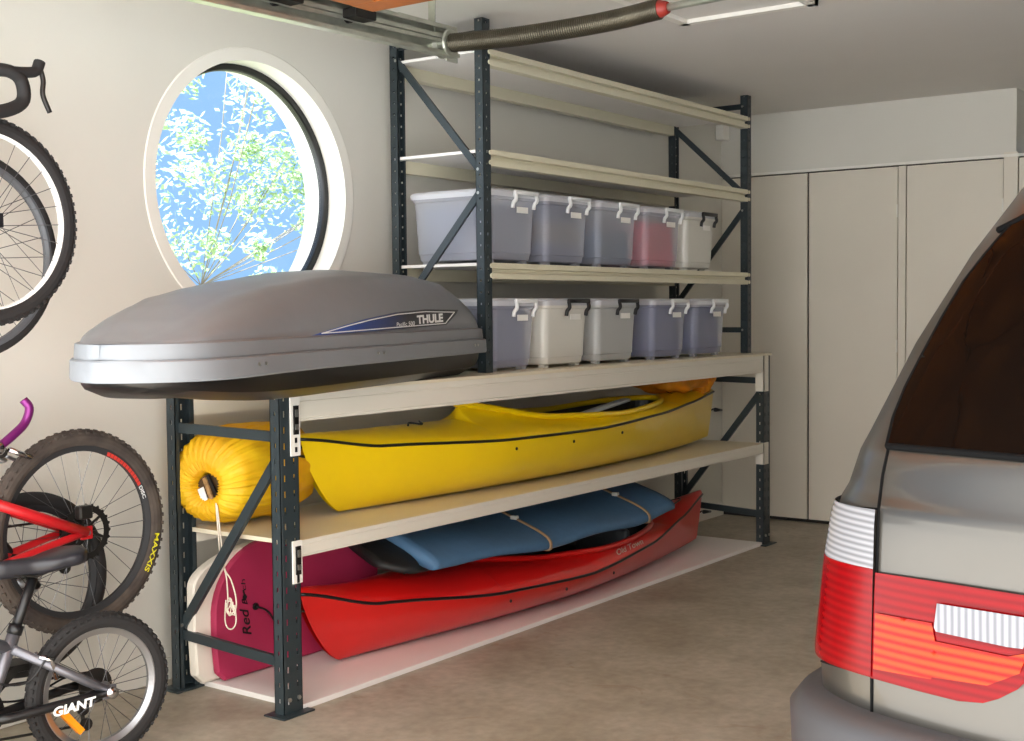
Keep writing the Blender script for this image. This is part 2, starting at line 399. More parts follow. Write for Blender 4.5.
def end_plate(parent, x0, x1, y, s, z0, z1, side, metal=True):
    """beam end connector: plate on the post face plus hooked clip"""
    bm = bmesh.new(); box(bm, x0, x1, min(y-s*.006, y-s*.001), max(y-s*.006, y-s*.001), z0, z1, bev=.0015)
    o = link('end_connector', bm, WHITE, parent)
    if metal:
        xm = (x0+x1)/2; yy = y-s*.007; zz = z1-(z1-z0)*.42
        q = bmesh.new(); box(q, xm-.011, xm+.011, min(yy, yy-s*.004), max(yy, yy-s*.004), zz-.05, zz+.04, bev=.001); cl = link('safety_clip', q, DARKM, o)
        q = bmesh.new(); box(q, xm-.005, xm+.005, min(yy-s*.004, yy-s*.007), max(yy-s*.004, yy-s*.007), zz+.005, zz+.028); 
        box(q, xm-.006, xm+.006, min(yy-s*.004, yy-s*.007), max(yy-s*.004, yy-s*.007), zz-.035, zz-.018); 
        for v in q.verts: v.co.x += 0
        link('clip_pin', q, ZINC, o)
        q = bmesh.new()
        for dz in (-.066, -(zz-z0)+.022): box(q, xm-.005, xm+.005, min(yy, yy-s*.001), max(yy, yy-s*.001), zz+dz-.01, zz+dz+.006)
        link('slot', q, BLACKP, o)
    return o
for zt, h, hh in ((ZT, .087, .20), (ZM, .052, .145)):
    for y, s in ((0.0, 1), (D, -1)):
        b_ = beam(bench, PW+.001, L-PW-.001, y, s, zt-(.0125 if zt == ZT else .001), h-.0, OFFW)
        for x0, x1 in ((PW-.038, PW+.004),):
            if s == 1:
                e = end_plate(b_, x0, x1, y, s, (ZT-.205 if zt == ZT else .41), (ZT-.003 if zt == ZT else .545), 0, metal=x0 < 1)
bm = bmesh.new(); box(bm, -.015, L+.012, -.006, D+.01, ZT-.012, ZT, bev=.002); link('shelf_board', bm, BOARD, bench)
bm = bmesh.new(); box(bm, .06, L-.06, .0455, D-.0455, ZM-.014, ZM); box(bm, PW+.004, L-PW-.004, .001, .0455, ZM-.0008, ZM); link('shelf_board', bm, BOARD, bench)
for z0, z1 in ((ZT-.2, ZT-.013), (.43, .545)):
    bm = bmesh.new(); box(bm, L-PW-.004, L-PW-.001, -.006, .044, z0, z1); box(bm, L-PW-.004, L-.03, -.006, -.001, z0, z1); link('end_connector', bm, OFFW, bench)

tall = thing('storage_rack', 'tall slate-blue steel rack standing on the low rack, three cream shelves with plastic tubs', 'rack', (0, 0, 0))
XL = 1.175; XR = 3.514; Y0 = .09; DU = .56; UW = .045; UD = .04; ZU = 2.372
for x in (XL, XR-UW):
    for y, s in ((Y0, 1), (DU, -1)):
        post('post', tall, x, y, UW, UD, ZT+.001, ZU, s, .045, (.007, .014), (.008, .008))
x = XL+.012
for a, b in (((x, DU-.04, 2.315), (x, Y0+.03, 2.315)), ((x, DU-.03, 2.26), (x, Y0+.03, 1.80)), ((x, Y0+.03, 1.71), (x, DU-.04, 1.27)), ((x, Y0+.03, 1.14), (x, DU-.03, 1.14))): brace(tall, a, b, .028, .012)
x = XR-UW+.012
for a, b in (((x, DU-.04, 2.315), (x, Y0+.03, 2.315)), ((x, DU-.03, 2.235), (x, Y0+.03, 1.86)), ((x, Y0+.03, 1.77), (x, DU-.04, 1.28)), ((x, Y0+.03, 1.14), (x, DU-.03, 1.14))): brace(tall, a, b, .028, .012)
for zt in (2.2584, 1.8765, 1.4419):
    for y, s in ((Y0-.004, 1), (DU+.004, -1)):
        b_ = beam(tall, XL+UW+.001, XR-UW-.001, y, s, zt, .062, CREAM, 'step')
        for xx in (XL+UW, XR-UW):
            bm = bmesh.new()
            for dz in (-.012, -.05):
                lathe(bm, [(.0001, -.004), (.009, -.004), (.009, .002)], axis='Y', c=(xx-.009 if xx < 2 else xx+.009, y-s*.001, zt+dz), n=10)
            link('end_stud', bm, CREAM, b_)
    bm = bmesh.new(); box(bm, XL+.01, XR-.01, Y0+.008, DU-.008, zt-.012, zt, bev=.0015); link('shelf_board', bm, WBOARD, tall)
bm = bmesh.new(); box(bm, .085, L-.09, .003, D-.0, 0.0, .018, bev=.002)
tag(link('floor_board', bm, WBOARD), 'thin white board lying on the concrete under the red kayak', 'board')

# ------------------------------------------------------------------ kayaks
def kayak(name, label, X0, X1, yc, zb, mat, matd, sheer, ridge, cockpit, B=.255, flip=1):
    root = thing(name, label, 'kayak', ((X0+X1)/2, yc, zb)); inv = Vector(root.location)
    st_ = [0, .1, .3, .5, .7, .85, 1]
    NS = 64
    hb = lambda t: .012 + B*max(0, math.sin(PI*min(1, max(0, t))**.94))**.95
    Ln = X1-X0
    def xs(t, h):
        q = min(1, max(0, 1-h)); a = X0 + .225*(1-max(0, 1-q**1.3)**.6); b = X1 - .06*(1-h); return a+(b-a)*t
    def P(x, y, z): return Vector((x, yc+y, zb+z))-inv
    zs = lambda t: interp(st_, sheer, t)
    ca, cb_ = cockpit[0], cockpit[1]
    rise = ridge[2]
    def zr(t):
        if t < ca-.003: return interp([0, .1, ca], ridge[:2]+[ridge[1]-.004], t)
        if t <= cb_: return interp([0, .28, .6, 1], [rise, ridge[3]+.018, ridge[3], ridge[4]+.01], (t-ca)/(cb_-ca))
        return interp([cb_, .85, 1], [ridge[4]+.01]+ridge[5:], t)
    bm = bmesh.new(); rows = []
    for i in range(NS+1):
        t = i/NS; b = hb(t); z = zs(t); row = []
        keel = .004 + .03*abs(2*t-1)**5*(1 if t > .5 else .1)
        M_ = 14
        for j in range(-M_, M_+1):
            a = abs(j)/M_                      # 0 keel .. 1 sheer
            ph = a*PI/2
            yy = b*(math.sin(ph)**.62); zz = keel+(z-keel)*(1-math.cos(ph)**(1.15))
            yy *= .88+.12*a
            row.append(P(xs(t, (zz/z if z else 0)), math.copysign(yy, j) if j else 0, zz))
        rows.append(row)
    grid(bm, rows); bmesh.ops.remove_doubles(bm, verts=bm.verts, dist=.0005)
    hull = link('hull', bm, mat, root, smooth=True)
    c0, c1, cw = cockpit
    def yin(t):
        if t <= c0 or t >= c1: return 0
        u = (t-c0)/(c1-c0)*2-1; e_ = 1.35 if u < 0 else 2.4; u = abs(u); return cw*max(0, 1-u**e_)**(.75 if e_ < 2 else .5)
    ts = sorted(set([c0-.0035]+[i/NS for i in range(NS+1)]+[c0+(c1-c0)*(.5-.5*math.cos(PI*k/30)) for k in range(31)]))
    bm = bmesh.new()
    for sgn in (-1, 1):
        rows = []
        for t in ts:
            b = hb(t); yi = min(yin(t), b*.93); z0 = zs(t); z1 = zr(t); row = []
            for j in range(17):
                a = j/16; y = b+(yi-b)*a
                k = 1-(y/b)**2 if b > .02 else a
                kk = (1-((y/b) if b else 0)**2)
                zd = min(z1, interp(st_, [ridge[0], ridge[1], ridge[1]-.012, ridge[3]-.004, ridge[4], ridge[5], ridge[6]], t)); zz = z0 + (zd-z0)*(math.sin(a*PI/2)**.8) + (z1-zd)*a**5
                row.append(P(xs(t, 1), sgn*y, zz))
            rows.append(row)
        grid(bm, rows)
    bmesh.ops.remove_doubles(bm, verts=bm.verts, dist=.0006)
    link('deck', bm, matd, root, smooth=True)
    # coaming + cockpit interior
    ct = [c0+(c1-c0)*(.5-.5*math.cos(PI*k/40)) for k in range(41)]
    loop = [P(xs(t, 1), -min(yin(t), hb(t)*.93), zr(t)+.012) for t in ct]+[P(xs(t, 1), min(yin(t), hb(t)*.93), zr(t)+.012) for t in ct[-2:0:-1]]
    bm = bmesh.new(); tube(bm, loop, .013, 8, closed=True); link('coaming', bm, matd, root, smooth=True)
    bm = bmesh.new(); lo = [[p+Vector((0, 0, .004)) for p in loop], [Vector((p.x*.97, p.y*.80, .10)) for p in loop], [Vector((p.x*.93, p.y*.5, .05)) for p in loop]]
    V = grid(bm, lo, closed_u=True); bm.faces.new(V[-1]); link('cockpit_liner', bm, BLACKP, root, smooth=False)
    # seat
    tm = c0+(c1-c0)*.72; xm = xs(tm, 1)-inv.x
    bm = bmesh.new(); box(bm, xm-.2, xm+.05, -.14, .14, .06, .1, bev=.02); box(bm, xm+.03, xm+.07, -.14, .14, .08, .23, bev=.015); link('seat', bm, M('grey_seat', (60, 66, 70), .5), root, smooth=True)
    # seam strips
    for sgn in (-1, 1):
        bm = bmesh.new(); pts = [P(xs(t, 1)+(0), sgn*(hb(t)+.002), zs(t)-.006) for t in [i/160 for i in range(161)]]
        tube(bm, pts, .006, 6); link('seam_strip', bm, BLACKP, root, smooth=True)
    for t in (.31, .43, .56):
        for sgn in (-1, 1):
            bm = bmesh.new(); c = P(xs(t, .8), sgn*(hb(t)*.985), zs(t)-.045); lathe(bm, [(.0001, -sgn*-.004), (.006, sgn*.003), (.007, 0)], axis='Y', c=c, n=10); link('rivet', bm, DARKM, root)
    # deck cords + toggles
    for tt in (.17, .9):
        bm = bmesh.new(); b = hb(tt)*.62; z = zr(tt)
        if tt < .5: pts = [P(xs(tt+.0, 1), -b*.5, z-.0), P(xs(tt+.01, 1), -b*.3, z+.006), P(xs(tt+.022, 1), -b*.6, z-.0), P(xs(tt+.03, 1), -b*.25, z+.008)]
        else: pts = [P(xs(tt-.06, 1), -b*.95, z-.012), P(xs(tt+.02, 1), -b*.2, z+.008), P(xs(tt-.01, 1), b*.8, z-.004), P(xs(tt-.05, 1), b*.3, z+.008), P(xs(tt-.06, 1), -b*.95, z-.012)]
        tube(bm, smooth_path(pts), .004, 6); link('deck_cord', bm, BLACKP, root, smooth=True)
    bm = bmesh.new(); tube(bm, [P(X1+.0, 0, sheer[-1]*.62), P(X1+.02, 0, sheer[-1]*.62+.004)], .004, 6); tube(bm, [P(X1+.02, -.01, sheer[-1]*.62), P(X1+.08, -.02, sheer[-1]*.60)], .012, 8, rs=[.011, .006]); link('carry_toggle', bm, BLACKP, root, smooth=True)
    bm = bmesh.new(); tube(bm, smooth_path([P(X0+.02, 0, sheer[0]-.03), P(X0-.0, -.01, sheer[0]-.04), P(X0-.004, -.01, sheer[0]-.06), P(X0+.03, -.005, sheer[0]-.07)]), .005, 6); link('carry_toggle', bm, BLACKP, root, smooth=True)
    return root, hull
YEL = M('yellow_gelcoat', (238, 202, 10), .28, coat=.3, noise=.06, nscale=3)
RED = M('red_gelcoat', (205, 22, 20), .3, coat=.3, noise=.06, nscale=3)
ky, khull = kayak('kayak', 'yellow kayak with a black seam line lying on the middle cream shelf', .335, 3.39, .262, ZM+.002, YEL, YEL,
      [.288, .243, .218, .215, .232, .252, .275], [.300, .292, .332, .240, .254, .292, .282], (.285, .79, .212))
kr, rhull = kayak('kayak', 'red kayak with a black seam line lying on the white board on the floor', .31, 3.235, .25, .02, RED, RED,
      [.285, .21, .155, .135, .165, .215, .27], [.30, .27, .24, .185, .195, .25, .285], (.30, .79, .205))
bm = bmesh.new()   # paddle blade resting in the cockpit
pts = [(1.92, .20, ZM+.23), (2.05, .19, ZM+.255), (2.2, .18, ZM+.275), (2.4, .2, ZM+.29)]
tube(bm, smooth_path(pts), .03, 10, rs=None, flat=.35)
pd = thing('paddle', 'pale grey paddle lying across the yellow kayak cockpit', 'paddle', pts[0]); 
for v in bm.verts: v.co -= Vector(pts[0])
link('blade', bm, M('pale_blade', (200, 205, 205), .4), pd, smooth=True)
bm = bmesh.new(); tube(bm, [(0, 0, 0), (-.45, .03, -.06)], .014, 10); link('shaft', bm, BLACKP, pd, smooth=True)
rdeck = [c for c in kr.children if c.name.startswith('deck') and 'cord' not in c.name]
decal_text('lettering', 'Old Town', (617, 556), (26, -12), (-1.4, -5.5), bvh_of(rdeck), M('faded_white_print', (205, 190, 180), .6), kr, bold=.01)

# orange dry bag on the aft deck
def lumpy(bm, c, rad, seed, amp=.12, e=1.0, nu=40, nv=24, fold=0):
    rnd = random.Random(seed); ph = [rnd.uniform(0, 6.28) for _ in range(8)]; rows = []
    for i in range(nv+1):
        v = PI*i/nv; row = []
        for k in range(nu):
            u = 2*PI*k/nu
            d = 1+amp*(.4*math.sin(3*u+ph[0]+2*v)+.3*math.sin(5*v+ph[1]+u)+.25*math.sin(7*u+ph[2]-3*v)+.2*math.sin(11*u+ph[3]+4*v))
            p = lambda q: math.copysign(abs(q)**e, q)
            row.append((c[0]+rad[0]*p(math.sin(v))*p(math.cos(u))*d, c[1]+rad[1]*p(math.sin(v))*p(math.sin(u))*d, c[2]+rad[2]*p(math.cos(v))*d))
        rows.append(row)
    grid(bm, rows, closed_u=True); bmesh.ops.remove_doubles(bm, verts=bm.verts, dist=.0005)
ORG = M('orange_nylon', (232, 140, 14), .55, noise=.2, nscale=9, rgb2=(200, 130, 20), bump=.5, bscale=25)
bg_ = thing('dry_bag', 'crumpled orange yellow bag lying on the far end of the yellow kayak', 'bag', (3.0, .28, ZM+.33))
bm = bmesh.new(); lumpy(bm, (0, 0, .035), (.34, .13, .066), 3, .3); link('bag_body', bm, ORG, bg_, smooth=True)
bm = bmesh.new(); lumpy(bm, (.2, -.06, .01), (.07, .06, .06), 9, .35); link('rolled_top', bm, ORG, bg_, smooth=True)

# yellow drawstring bag at the near end of the middle shelf
BAGY = M('yellow_nylon', (234, 190, 14), .55, noise=.15, nscale=6, rgb2=(222, 162, 10), bump=.3, bscale=40)
bag = thing('drawstring_bag', 'bulging yellow drawstring bag on the middle shelf beside the yellow kayak bow', 'bag', (0, 0, 0))
c0 = Vector((.155, .41, .722))
prof = [(.050, .03), (.046, .004), (.052, -.014), (.075, -.026), (.105, -.022), (.135, .002), (.155, .05), (.163, .12), (.163, .20), (.15, .27), (.12, .33), (.07, .36), (.001, .37)]
rows = []; NU = 260
for q in range(len(prof)*4-3):
    i = q//4; f = (q % 4)/4; f = f*f*(3-2*f)*.3+f*.7; a = prof[i]; b = prof[min(i+1, len(prof)-1)]
    r = a[0]+(b[0]-a[0])*f; h = a[1]+(b[1]-a[1])*f; row = []
    for k in range(NU):
        u = 2*PI*k/NU; g = math.exp(-max(0, h)/.10)
        pleat = .0045*g*math.sin(31*u+1.4*math.sin(4*u)+h*9) + .003*g*math.sin(53*u+2*math.sin(5*u)) + .007*math.sin(5*u+h*14+1)*(1-g*.6) + .004*math.sin(13*u-h*25)*(1-g)
        rr = r+pleat*min(1, r/.08); sh = 1-min(1, max(0, h+.03)/.2)
        y = rr*math.cos(u); z = rr*math.sin(u)-.055*sh*math.exp(-r/.09)*1.3
        z = max(z, -.168)
        row.append((c0.x+h*(1.22 if h > 0 else 1)-.09-.30*y*math.exp(-max(0, h)/.25), c0.y+y, c0.z+z))
    rows.append(row)
bm = bmesh.new(); grid(bm, rows, closed_u=True); link('bag_body', bm, BAGY, bag, smooth=True)
MO = Vector((c0.x-.075, c0.y, c0.z-.05))
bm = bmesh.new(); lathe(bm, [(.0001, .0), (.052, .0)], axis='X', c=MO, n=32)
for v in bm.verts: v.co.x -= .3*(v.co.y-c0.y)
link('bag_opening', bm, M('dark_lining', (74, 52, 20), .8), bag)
bm = bmesh.new(); bar(bm, MO+Vector((-.024, .026, .006)), MO+Vector((-.020, .008, -.04)), .028, .004, up=(1, 0, 0)); link('white_tag', bm, M('white_tag', (245, 245, 245), .5), bag, label='white paper tag')
bm = bmesh.new(); bar(bm, MO+Vector((-.015, .0, .05)), MO+Vector((-.006, -.036, -.02)), .012, .006, up=(1, 0, 0)); link('strap', bm, BLACKP, bag)
bm = bmesh.new(); bar(bm, MO+Vector((-.014, .018, .04)), MO+Vector((-.010, -.012, -.03)), .016, .006, up=(1, 0, 0)); link('inner_fold', bm, M('tan_cloth', (180, 140, 90), .8, noise=.5, nscale=60), bag)
CORD = M('white_cord', (226, 214, 196), .7)
bm = bmesh.new()
ctrl = [atX(x_, y_, .05) for x_, y_ in ((216, 503), (218, 530), (221, 560), (226, 575), (228, 600), (227, 612), (235, 611), (236, 598), (231, 580), (225, 570), (223, 556), (220, 530), (217, 505))]
tube(bm, smooth_path(ctrl), .0026, 6); tube(bm, smooth_path([atX(x_, y_, .045) for x_, y_ in ((226, 600), (225, 618), (227, 627), (232, 629), (236, 622), (235, 605))]), .0024, 6)
rk = random.Random(2); kp = [atX(231+rk.uniform(-4.5, 4.5), 606+rk.uniform(-10, 10), .045+rk.uniform(-.006, .006)) for _ in range(16)]
tube(bm, smooth_path(kp), .0024, 6)
link('drawcord', bm, CORD, bag, smooth=True)

# bodyboards standing on edge
def bodyboard(name, label, x0, x1, zlo, zhi, yb, yt, th, mat, edge, nose):
    root = thing(name, label, 'bodyboard', (x0, yb, zlo))
    H = zhi-zlo; out_ = []
    for k in range(17):
        a = k/16; out_.append((nose[0]*(1-math.sin(a*PI/2))**1.0*1.0, nose[1]+(H-nose[1])*a if False else 0))
    pts = [(0.03, 0), (0, .03), (-.004, nose[1]*.6), (.0, nose[1])]
    for k in range(1, 13):
        a = k/12*PI/2; pts.append((nose[0]*(1-math.cos(a)), nose[1]+(H-nose[1])*math.sin(a)))
    pts += [(x1-x0-.03, H*.99), (x1-x0, H*.95), (x1-x0-.02, H*.5), (x1-x0, .03), (x1-x0-.03, 0)]
    lean = (yt-yb)/H
    bm = bmesh.new()
    def V3(p, o): return (p[0], p[1]*lean+o, p[1])
    cx = sum(p[0] for p in pts)/len(pts); cz = sum(p[1] for p in pts)/len(pts)
    ins = [(cx+(p[0]-cx)*.985, cz+(p[1]-cz)*.97) for p in pts]
    rows = [[V3(p, -.0) for p in ins], [V3(p, .008) for p in pts], [V3(p, th-.008) for p in pts], [V3(p, th) for p in ins]]
    V = grid(bm, rows, closed_u=True, mi=1)
    bm.faces.new(V[0]).material_index = 0; bm.faces.new(V[-1][::-1]).material_index = 1
    link('board_foam', bm, [mat, edge], root); return root, lean
MAG = M('magenta_foam', (180, 44, 86), .6, noise=.08, nscale=5, bump=.15)
mb, lean = bodyboard('bodyboard', 'magenta foam bodyboard on its long edge behind the red kayak', .085, .92, .022, .468, .395, .425, .03, MAG, MAG, (.26, .20))
wb, _ = bodyboard('bodyboard', 'white foam bodyboard behind the magenta one by the rear post', .025, .9, .022, .46, .432, .445, .043, M('cream_foam', (234, 226, 212), .6), M('cream_foam', (234, 226, 212), .6), (.34, .32))
INK = M('black_print', (22, 16, 20), .6)
def on_mb(x, z): return Vector((x, z*lean-.002, z))
yb0 = .40; zl = .022
def mbp(px, py):
    d = ray(px, py); Y = .42
    for _ in range(6):
        p = atY(px, py, Y); Y = .395+(p.z-.022)*lean
    return Vector((p.x-.085, (p.z-.022)*lean-.007, p.z-.022))
A = mbp(250.5, 634); Bq = mbp(247, 610); C = mbp(243, 634.5)
place_text('lettering', 'Red', A, Bq-A, mbp(241.5, 633)-A, INK, mb, bold=.012)
A = mbp(246.5, 604); place_text('lettering', 'B', A, mbp(245, 599)-A, mbp(241, 603)-A, INK, mb, bold=.02)
A = mbp(245, 590); place_text('lettering', 'ch', A, mbp(243.5, 579)-A, mbp(240.5, 590)-A, INK, mb, bold=.0)
bm = bmesh.new(); A = mbp(243.5, 597); lathe(bm, [(.0001, 0), (.011, 0)], axis='Y', c=A, n=5); A2 = mbp(242, 594); bar(bm, A, A2+Vector((0, 0, .015)), .006, .002, up=(0, 1, 0)); link('logo_mark', bm, INK, mb)
bm = bmesh.new(); A = mbp(254, 606); lathe(bm, [(.0001, -.006), (.012, -.005), (.013, 0)], axis='Y', c=A, n=16); link('leash_plug', bm, BLACKP, mb)
bm = bmesh.new(); tube(bm, smooth_path([A+Vector((0, -.006, 0)), mbp(262, 610)+Vector((0, -.02, 0)), mbp(270, 622)+Vector((0, -.02, 0)), mbp(277, 640)+Vector((0, -.01, 0)), mbp(282, 655)+Vector((0, -.01, 0))]), .004, 6); link('leash', bm, BLACKP, mb, smooth=True)

# blue mat bundle on the red kayak
BLUE = M('blue_mat_fabric', (68, 106, 140), .7, noise=.08, nscale=30, bump=.3, bscale=120)
mat_ = thing('camping_mat', 'folded blue foam mat strapped over the red kayak', 'mat', (1.6, .25, .3))
bm = bmesh.new(); rows = []
NX = 50
for i in range(NX+1):
    t = i/NX; x = -.86+t*1.76; row = []
    base = interp([0, .4, .8, 1], [.025, -.014, -.02, .0], t)
    for k in range(28):
        a = 2*PI*k/28; cy = math.copysign(abs(math.cos(a))**.35, math.cos(a)); sz = math.copysign(abs(math.sin(a))**.7, math.sin(a))
        y = cy*.255; z = .030*sz + .006*math.sin(5*t*PI+y*8)
        sk = .12*(y+.25)
        row.append((x+sk*(1), y+.0, base+.045+.30*(y+.25)-.015+z*(1+.0*t)))
    rows.append(row)
grid(bm, rows, closed_u=True, cap=True); link('mat_foam', bm, BLUE, mat_, smooth=True)
bm = bmesh.new(); rows = []
for i in range(13):
    t = i/12; x = -1.0+t*.2; row = []
    for k in range(24):
        a = 2*PI*k/24; cy = math.copysign(abs(math.cos(a))**.4, math.cos(a)); sz = math.sin(a)
        y = .20*cy*(.55+.45*math.sin(min(1, t*1.4)*PI/2)); z = (.022+.018*t)*sz
        row.append((x+.25*(y+.2)*(1-t*.4), y+.02, .028+.30*(y+.2)+z))
    rows.append(row)
grid(bm, rows, closed_u=True, cap=True); link('mat_lining', bm, M('black_mesh_fabric', (14, 16, 16), .6, bump=.3), mat_, smooth=True, label='black fabric end of the mat')
STRAP = M('tan_strap', (140, 116, 88), .7)
for t in (.41, .86):
    x = -.86+t*1.76; base = interp([0, .4, .8, 1], [.025, -.014, -.02, .0], t); bm = bmesh.new(); loop = []
    for k in range(36):
        a = 2*PI*k/36; cy = math.copysign(abs(math.cos(a))**.35, math.cos(a)); sz = math.copysign(abs(math.sin(a))**.7, math.sin(a)); y = cy*.262
        loop.append((x+.12*(y+.25)-.05*(y+.25), y, base+.03+.30*(y+.25)+.037*sz))
    tube(bm, loop, .009, 6, closed=True, flat=.5); s_ = link('strap', bm, STRAP, mat_, smooth=True)
    bm = bmesh.new(); box(bm, x-.012+.01, x+.02, -.09, -.06, base+.03+.3*.17+.034, base+.03+.3*.17+.05, bev=.003); link('buckle', bm, M('pale_buckle', (200, 200, 190), .4), s_)

# ------------------------------------------------------------------ plastic tubs
def milky(name, rgb, opac, rough=.35):
    m = bpy.data.materials.new(name); m.use_nodes = True; t = m.node_tree; b = t.nodes['Principled BSDF']
    b.inputs['Base Color'].default_value = (*lin(rgb), 1); b.inputs['Roughness'].default_value = rough
    tr = t.nodes.new('ShaderNodeBsdfTransparent'); mx = t.nodes.new('ShaderNodeMixShader'); mx.inputs[0].default_value = opac
    t.links.new(tr.outputs[0], mx.inputs[1]); t.links.new(b.outputs[0], mx.inputs[2]); t.links.new(mx.outputs[0], t.nodes['Material Output'].inputs[0])
    return m
CLEAR = milky('clear_plastic', (214, 217, 228), .35); MILK = milky('milky_plastic', (226, 224, 214), .86); LIDM = milky('lid_plastic', (228, 230, 236), .6)
MILKD = milky('milky_grey_plastic', (200, 202, 200), .74)
def rrect(w, d, r, n=5):
    pts = []
    for cx, cy, a0 in ((w-r, d-r, 0), (r, d-r, 90), (r, r, 180), (w-r, r, 270)):
        for k in range(n+1):
            a = math.radians(a0+90*k/n); pts.append((cx+r*math.cos(a), cy+r*math.sin(a)))
    return pts
TD = .40
def tub(x, y, z, w, h, body, handle, label, rz=0):
    root = thing('storage_tub', label, 'storage tub', (x, y, z), rz, 'lidded plastic tubs on the tall rack')
    bm = bmesh.new(); rows = []
    for zz, ins in ((.012, .022), (.016, .016), (.04, .013), (.043, .010), (h*.5, .006), (h-.045, .001), (h-.04, -.004), (h-.022, -.004)):
        rows.append([(a+(0), b, zz) for a, b in [(ins+p, ins+q) for p, q in rrect(w-2*ins, TD-2*ins, .03)]])
    V = grid(bm, rows, closed_u=True); bm.faces.new(V[0])
    for fx in (.03, w-.06):
        for fy in (.03, TD-.06): box(bm, fx, fx+.03, fy, fy+.03, 0, .016)
    link('tub_body', bm, body, root, smooth=False)
    bm = bmesh.new(); rows = []
    for zz, ins in ((h-.03, -.010), (h-.012, -.012), (h-.004, -.006), (h, .004), (h, .02), (h-.008, .028)):
        rows.append([(a, b, zz) for a, b in [(ins+p, ins+q) for p, q in rrect(w-2*ins, TD-2*ins, .03)]])
    V = grid(bm, rows, closed_u=True); bm.faces.new(V[-1]); link('lid', bm, LIDM, root)
    hm = {'black': BLACKP, 'white': WHITE2, 'clear': LIDM2}[handle]
    bm = bmesh.new(); xa, xb = w*.46, w*.92; zt_ = h-.008
    for xx in (xa, xb):
        tube(bm, smooth_path([(xx, -.014, zt_), (xx-.004, -.022, zt_-.03), (xx-.014, -.016, zt_-.045), (xx-.014, -.012, zt_-.065)], 4), .008, 8)
    box(bm, xa-.008, xb+.008, -.024, -.012, zt_-.012, zt_+.006, bev=.003); link('clip_handle', bm, hm, root, smooth=True)
    bm = bmesh.new(); box(bm, w*.54, w*.78, -.006, -.003, h-.09, h-.066); link('label_tab', bm, M('paper_label', (240, 238, 232), .6), root)
    return root
WHITE2 = M('white_clip', (236, 236, 232), .4); LIDM2 = M('clear_clip', (222, 224, 224), .35)
def contents(x, y, z, w, h, rgb, rgb2, label, seed):
    root = thing('stored_clothes', label, 'clothes', (x, y, z), 0, 'bundles packed inside the plastic tubs')
    bm = bmesh.new(); n = 3
    for k in range(n):
        z0 = h*k/n; rr = rrect(w-.005*k, TD-.045, .04); rows = []
        for q, ins in ((0, .004), (.3, 0), (.7, 0), (1, .005)): rows.append([(ins+a*(w-2*ins)/w, ins+b*(TD-.045-2*ins)/(TD-.045), z0+h/n*q) for a, b in rr])
        V = grid(bm, rows, closed_u=True, mi=k % 2); bm.faces.new(V[0]).material_index = k % 2; bm.faces.new(V[-1][::-1]).material_index = k % 2
    link('folded_cloth', bm, [M('cloth_%d_%d_%d' % rgb, rgb, .9, noise=.25, nscale=7), M('cloth_%d_%d_%d' % rgb2, rgb2, .9, noise=.25, nscale=7)], root)
R1 = [(1.235, .312, CLEAR, 'clear', (104, 110, 132), (120, 124, 142), .21, 'clear tub with pale grey contents, nearest the left post on the upper tub shelf'),
      (1.623, .32, CLEAR, 'clear', (60, 68, 112), (110, 100, 92), .24, 'clear tub with grey blue contents, second from the left on the upper tub shelf'),
      (2.025, .33, CLEAR, 'clear', (10, 56, 96), (24, 70, 110), .15, 'clear tub half full of dark blue contents, middle of the upper tub shelf'),
      (2.44, .335, CLEAR, 'clear', (210, 20, 52), (200, 40, 60), .20, 'clear tub holding bright red contents on the upper tub shelf'),
      (2.83, .30, MILK, 'black', None, None, 0, 'milky tub with a black handle at the right end of the upper tub shelf')]
R2 = [(1.238, .29, CLEAR, 'clear', (52, 62, 112), (60, 72, 122), .24, 'clear tub with dark blue grey contents on the low rack, beside the left post'),
      (1.60, .325, MILK, 'black', None, None, 0, 'milky white tub with a black handle on the low rack, between blue-filled and greyish tubs'),
      (2.005, .335, MILKD, 'black', (190, 188, 184), (180, 178, 180), .2, 'greyish milky tub with a black handle, middle of the bottom tub row'),
      (2.49, .33, CLEAR, 'clear', (24, 44, 132), (60, 70, 130), .24, 'clear tub with bright blue contents on the low rack, second from the right'),
      (2.915, .325, CLEAR, 'clear', (28, 48, 132), (70, 80, 134), .23, 'clear tub with blue contents at the right end of the bottom tub row')]
for row, y, z, h, where in ((R1, .105, 1.4425, .292, 'upper'), (R2, .10, ZT+.001, .288, 'bottom')):
    for k, (x, wd, body, hd, c1, c2, ch, lb) in enumerate(row):
        tub(x, y, z, wd, h, body, hd, lb)
        if c1:
            nm = {0: 'at its left end', 1: 'second from its left end', 2: 'in its middle', 3: 'second from its right end', 4: 'at its right end'}[k]
            contents(x+.018, y+.022, z+.018, wd-.036, ch, c1, c2, 'folded clothes inside the clear tub of the %s tub row, %s' % (where, nm), k)

# ------------------------------------------------------------------ roof box
RB = thing('roof_box', 'long grey car roof box with a black base lying on top of the low rack', 'roof box', (0, 0, 0))
th = math.radians(16.5); U = Vector((-math.cos(th), -math.sin(th), 0)); V_ = Vector((-math.sin(th), math.cos(th), 0))
O = Vector((1.148, .052, 0)); LB = 2.115; WB = .56
def bw(s):     # (front edge, back edge) across at distance s from the tail
    f = 0; b = WB
    tl = max(0, 1-s/.06); k2 = .03*(1-max(0, 1-tl**2)**.5) if tl > 0 else 0
    f = k2; b = WB-k2; q = .18
    u = min(1, max(0, (s-1.25)/(LB-1.25))); b = q+(b-q)*max(0, 1-u**2.3)**.66
    f -= .04*math.exp(-((s-1.85)/.28)**2)
    u = min(1, max(0, (s-1.90)/(LB-1.90))); f = q+(f-q)*max(0, 1-u**2.6)**.6
    return f, b
ZR = 1.10
def bp3(s, t, z): return O+U*s+V_*t+Vector((0, 0, z))
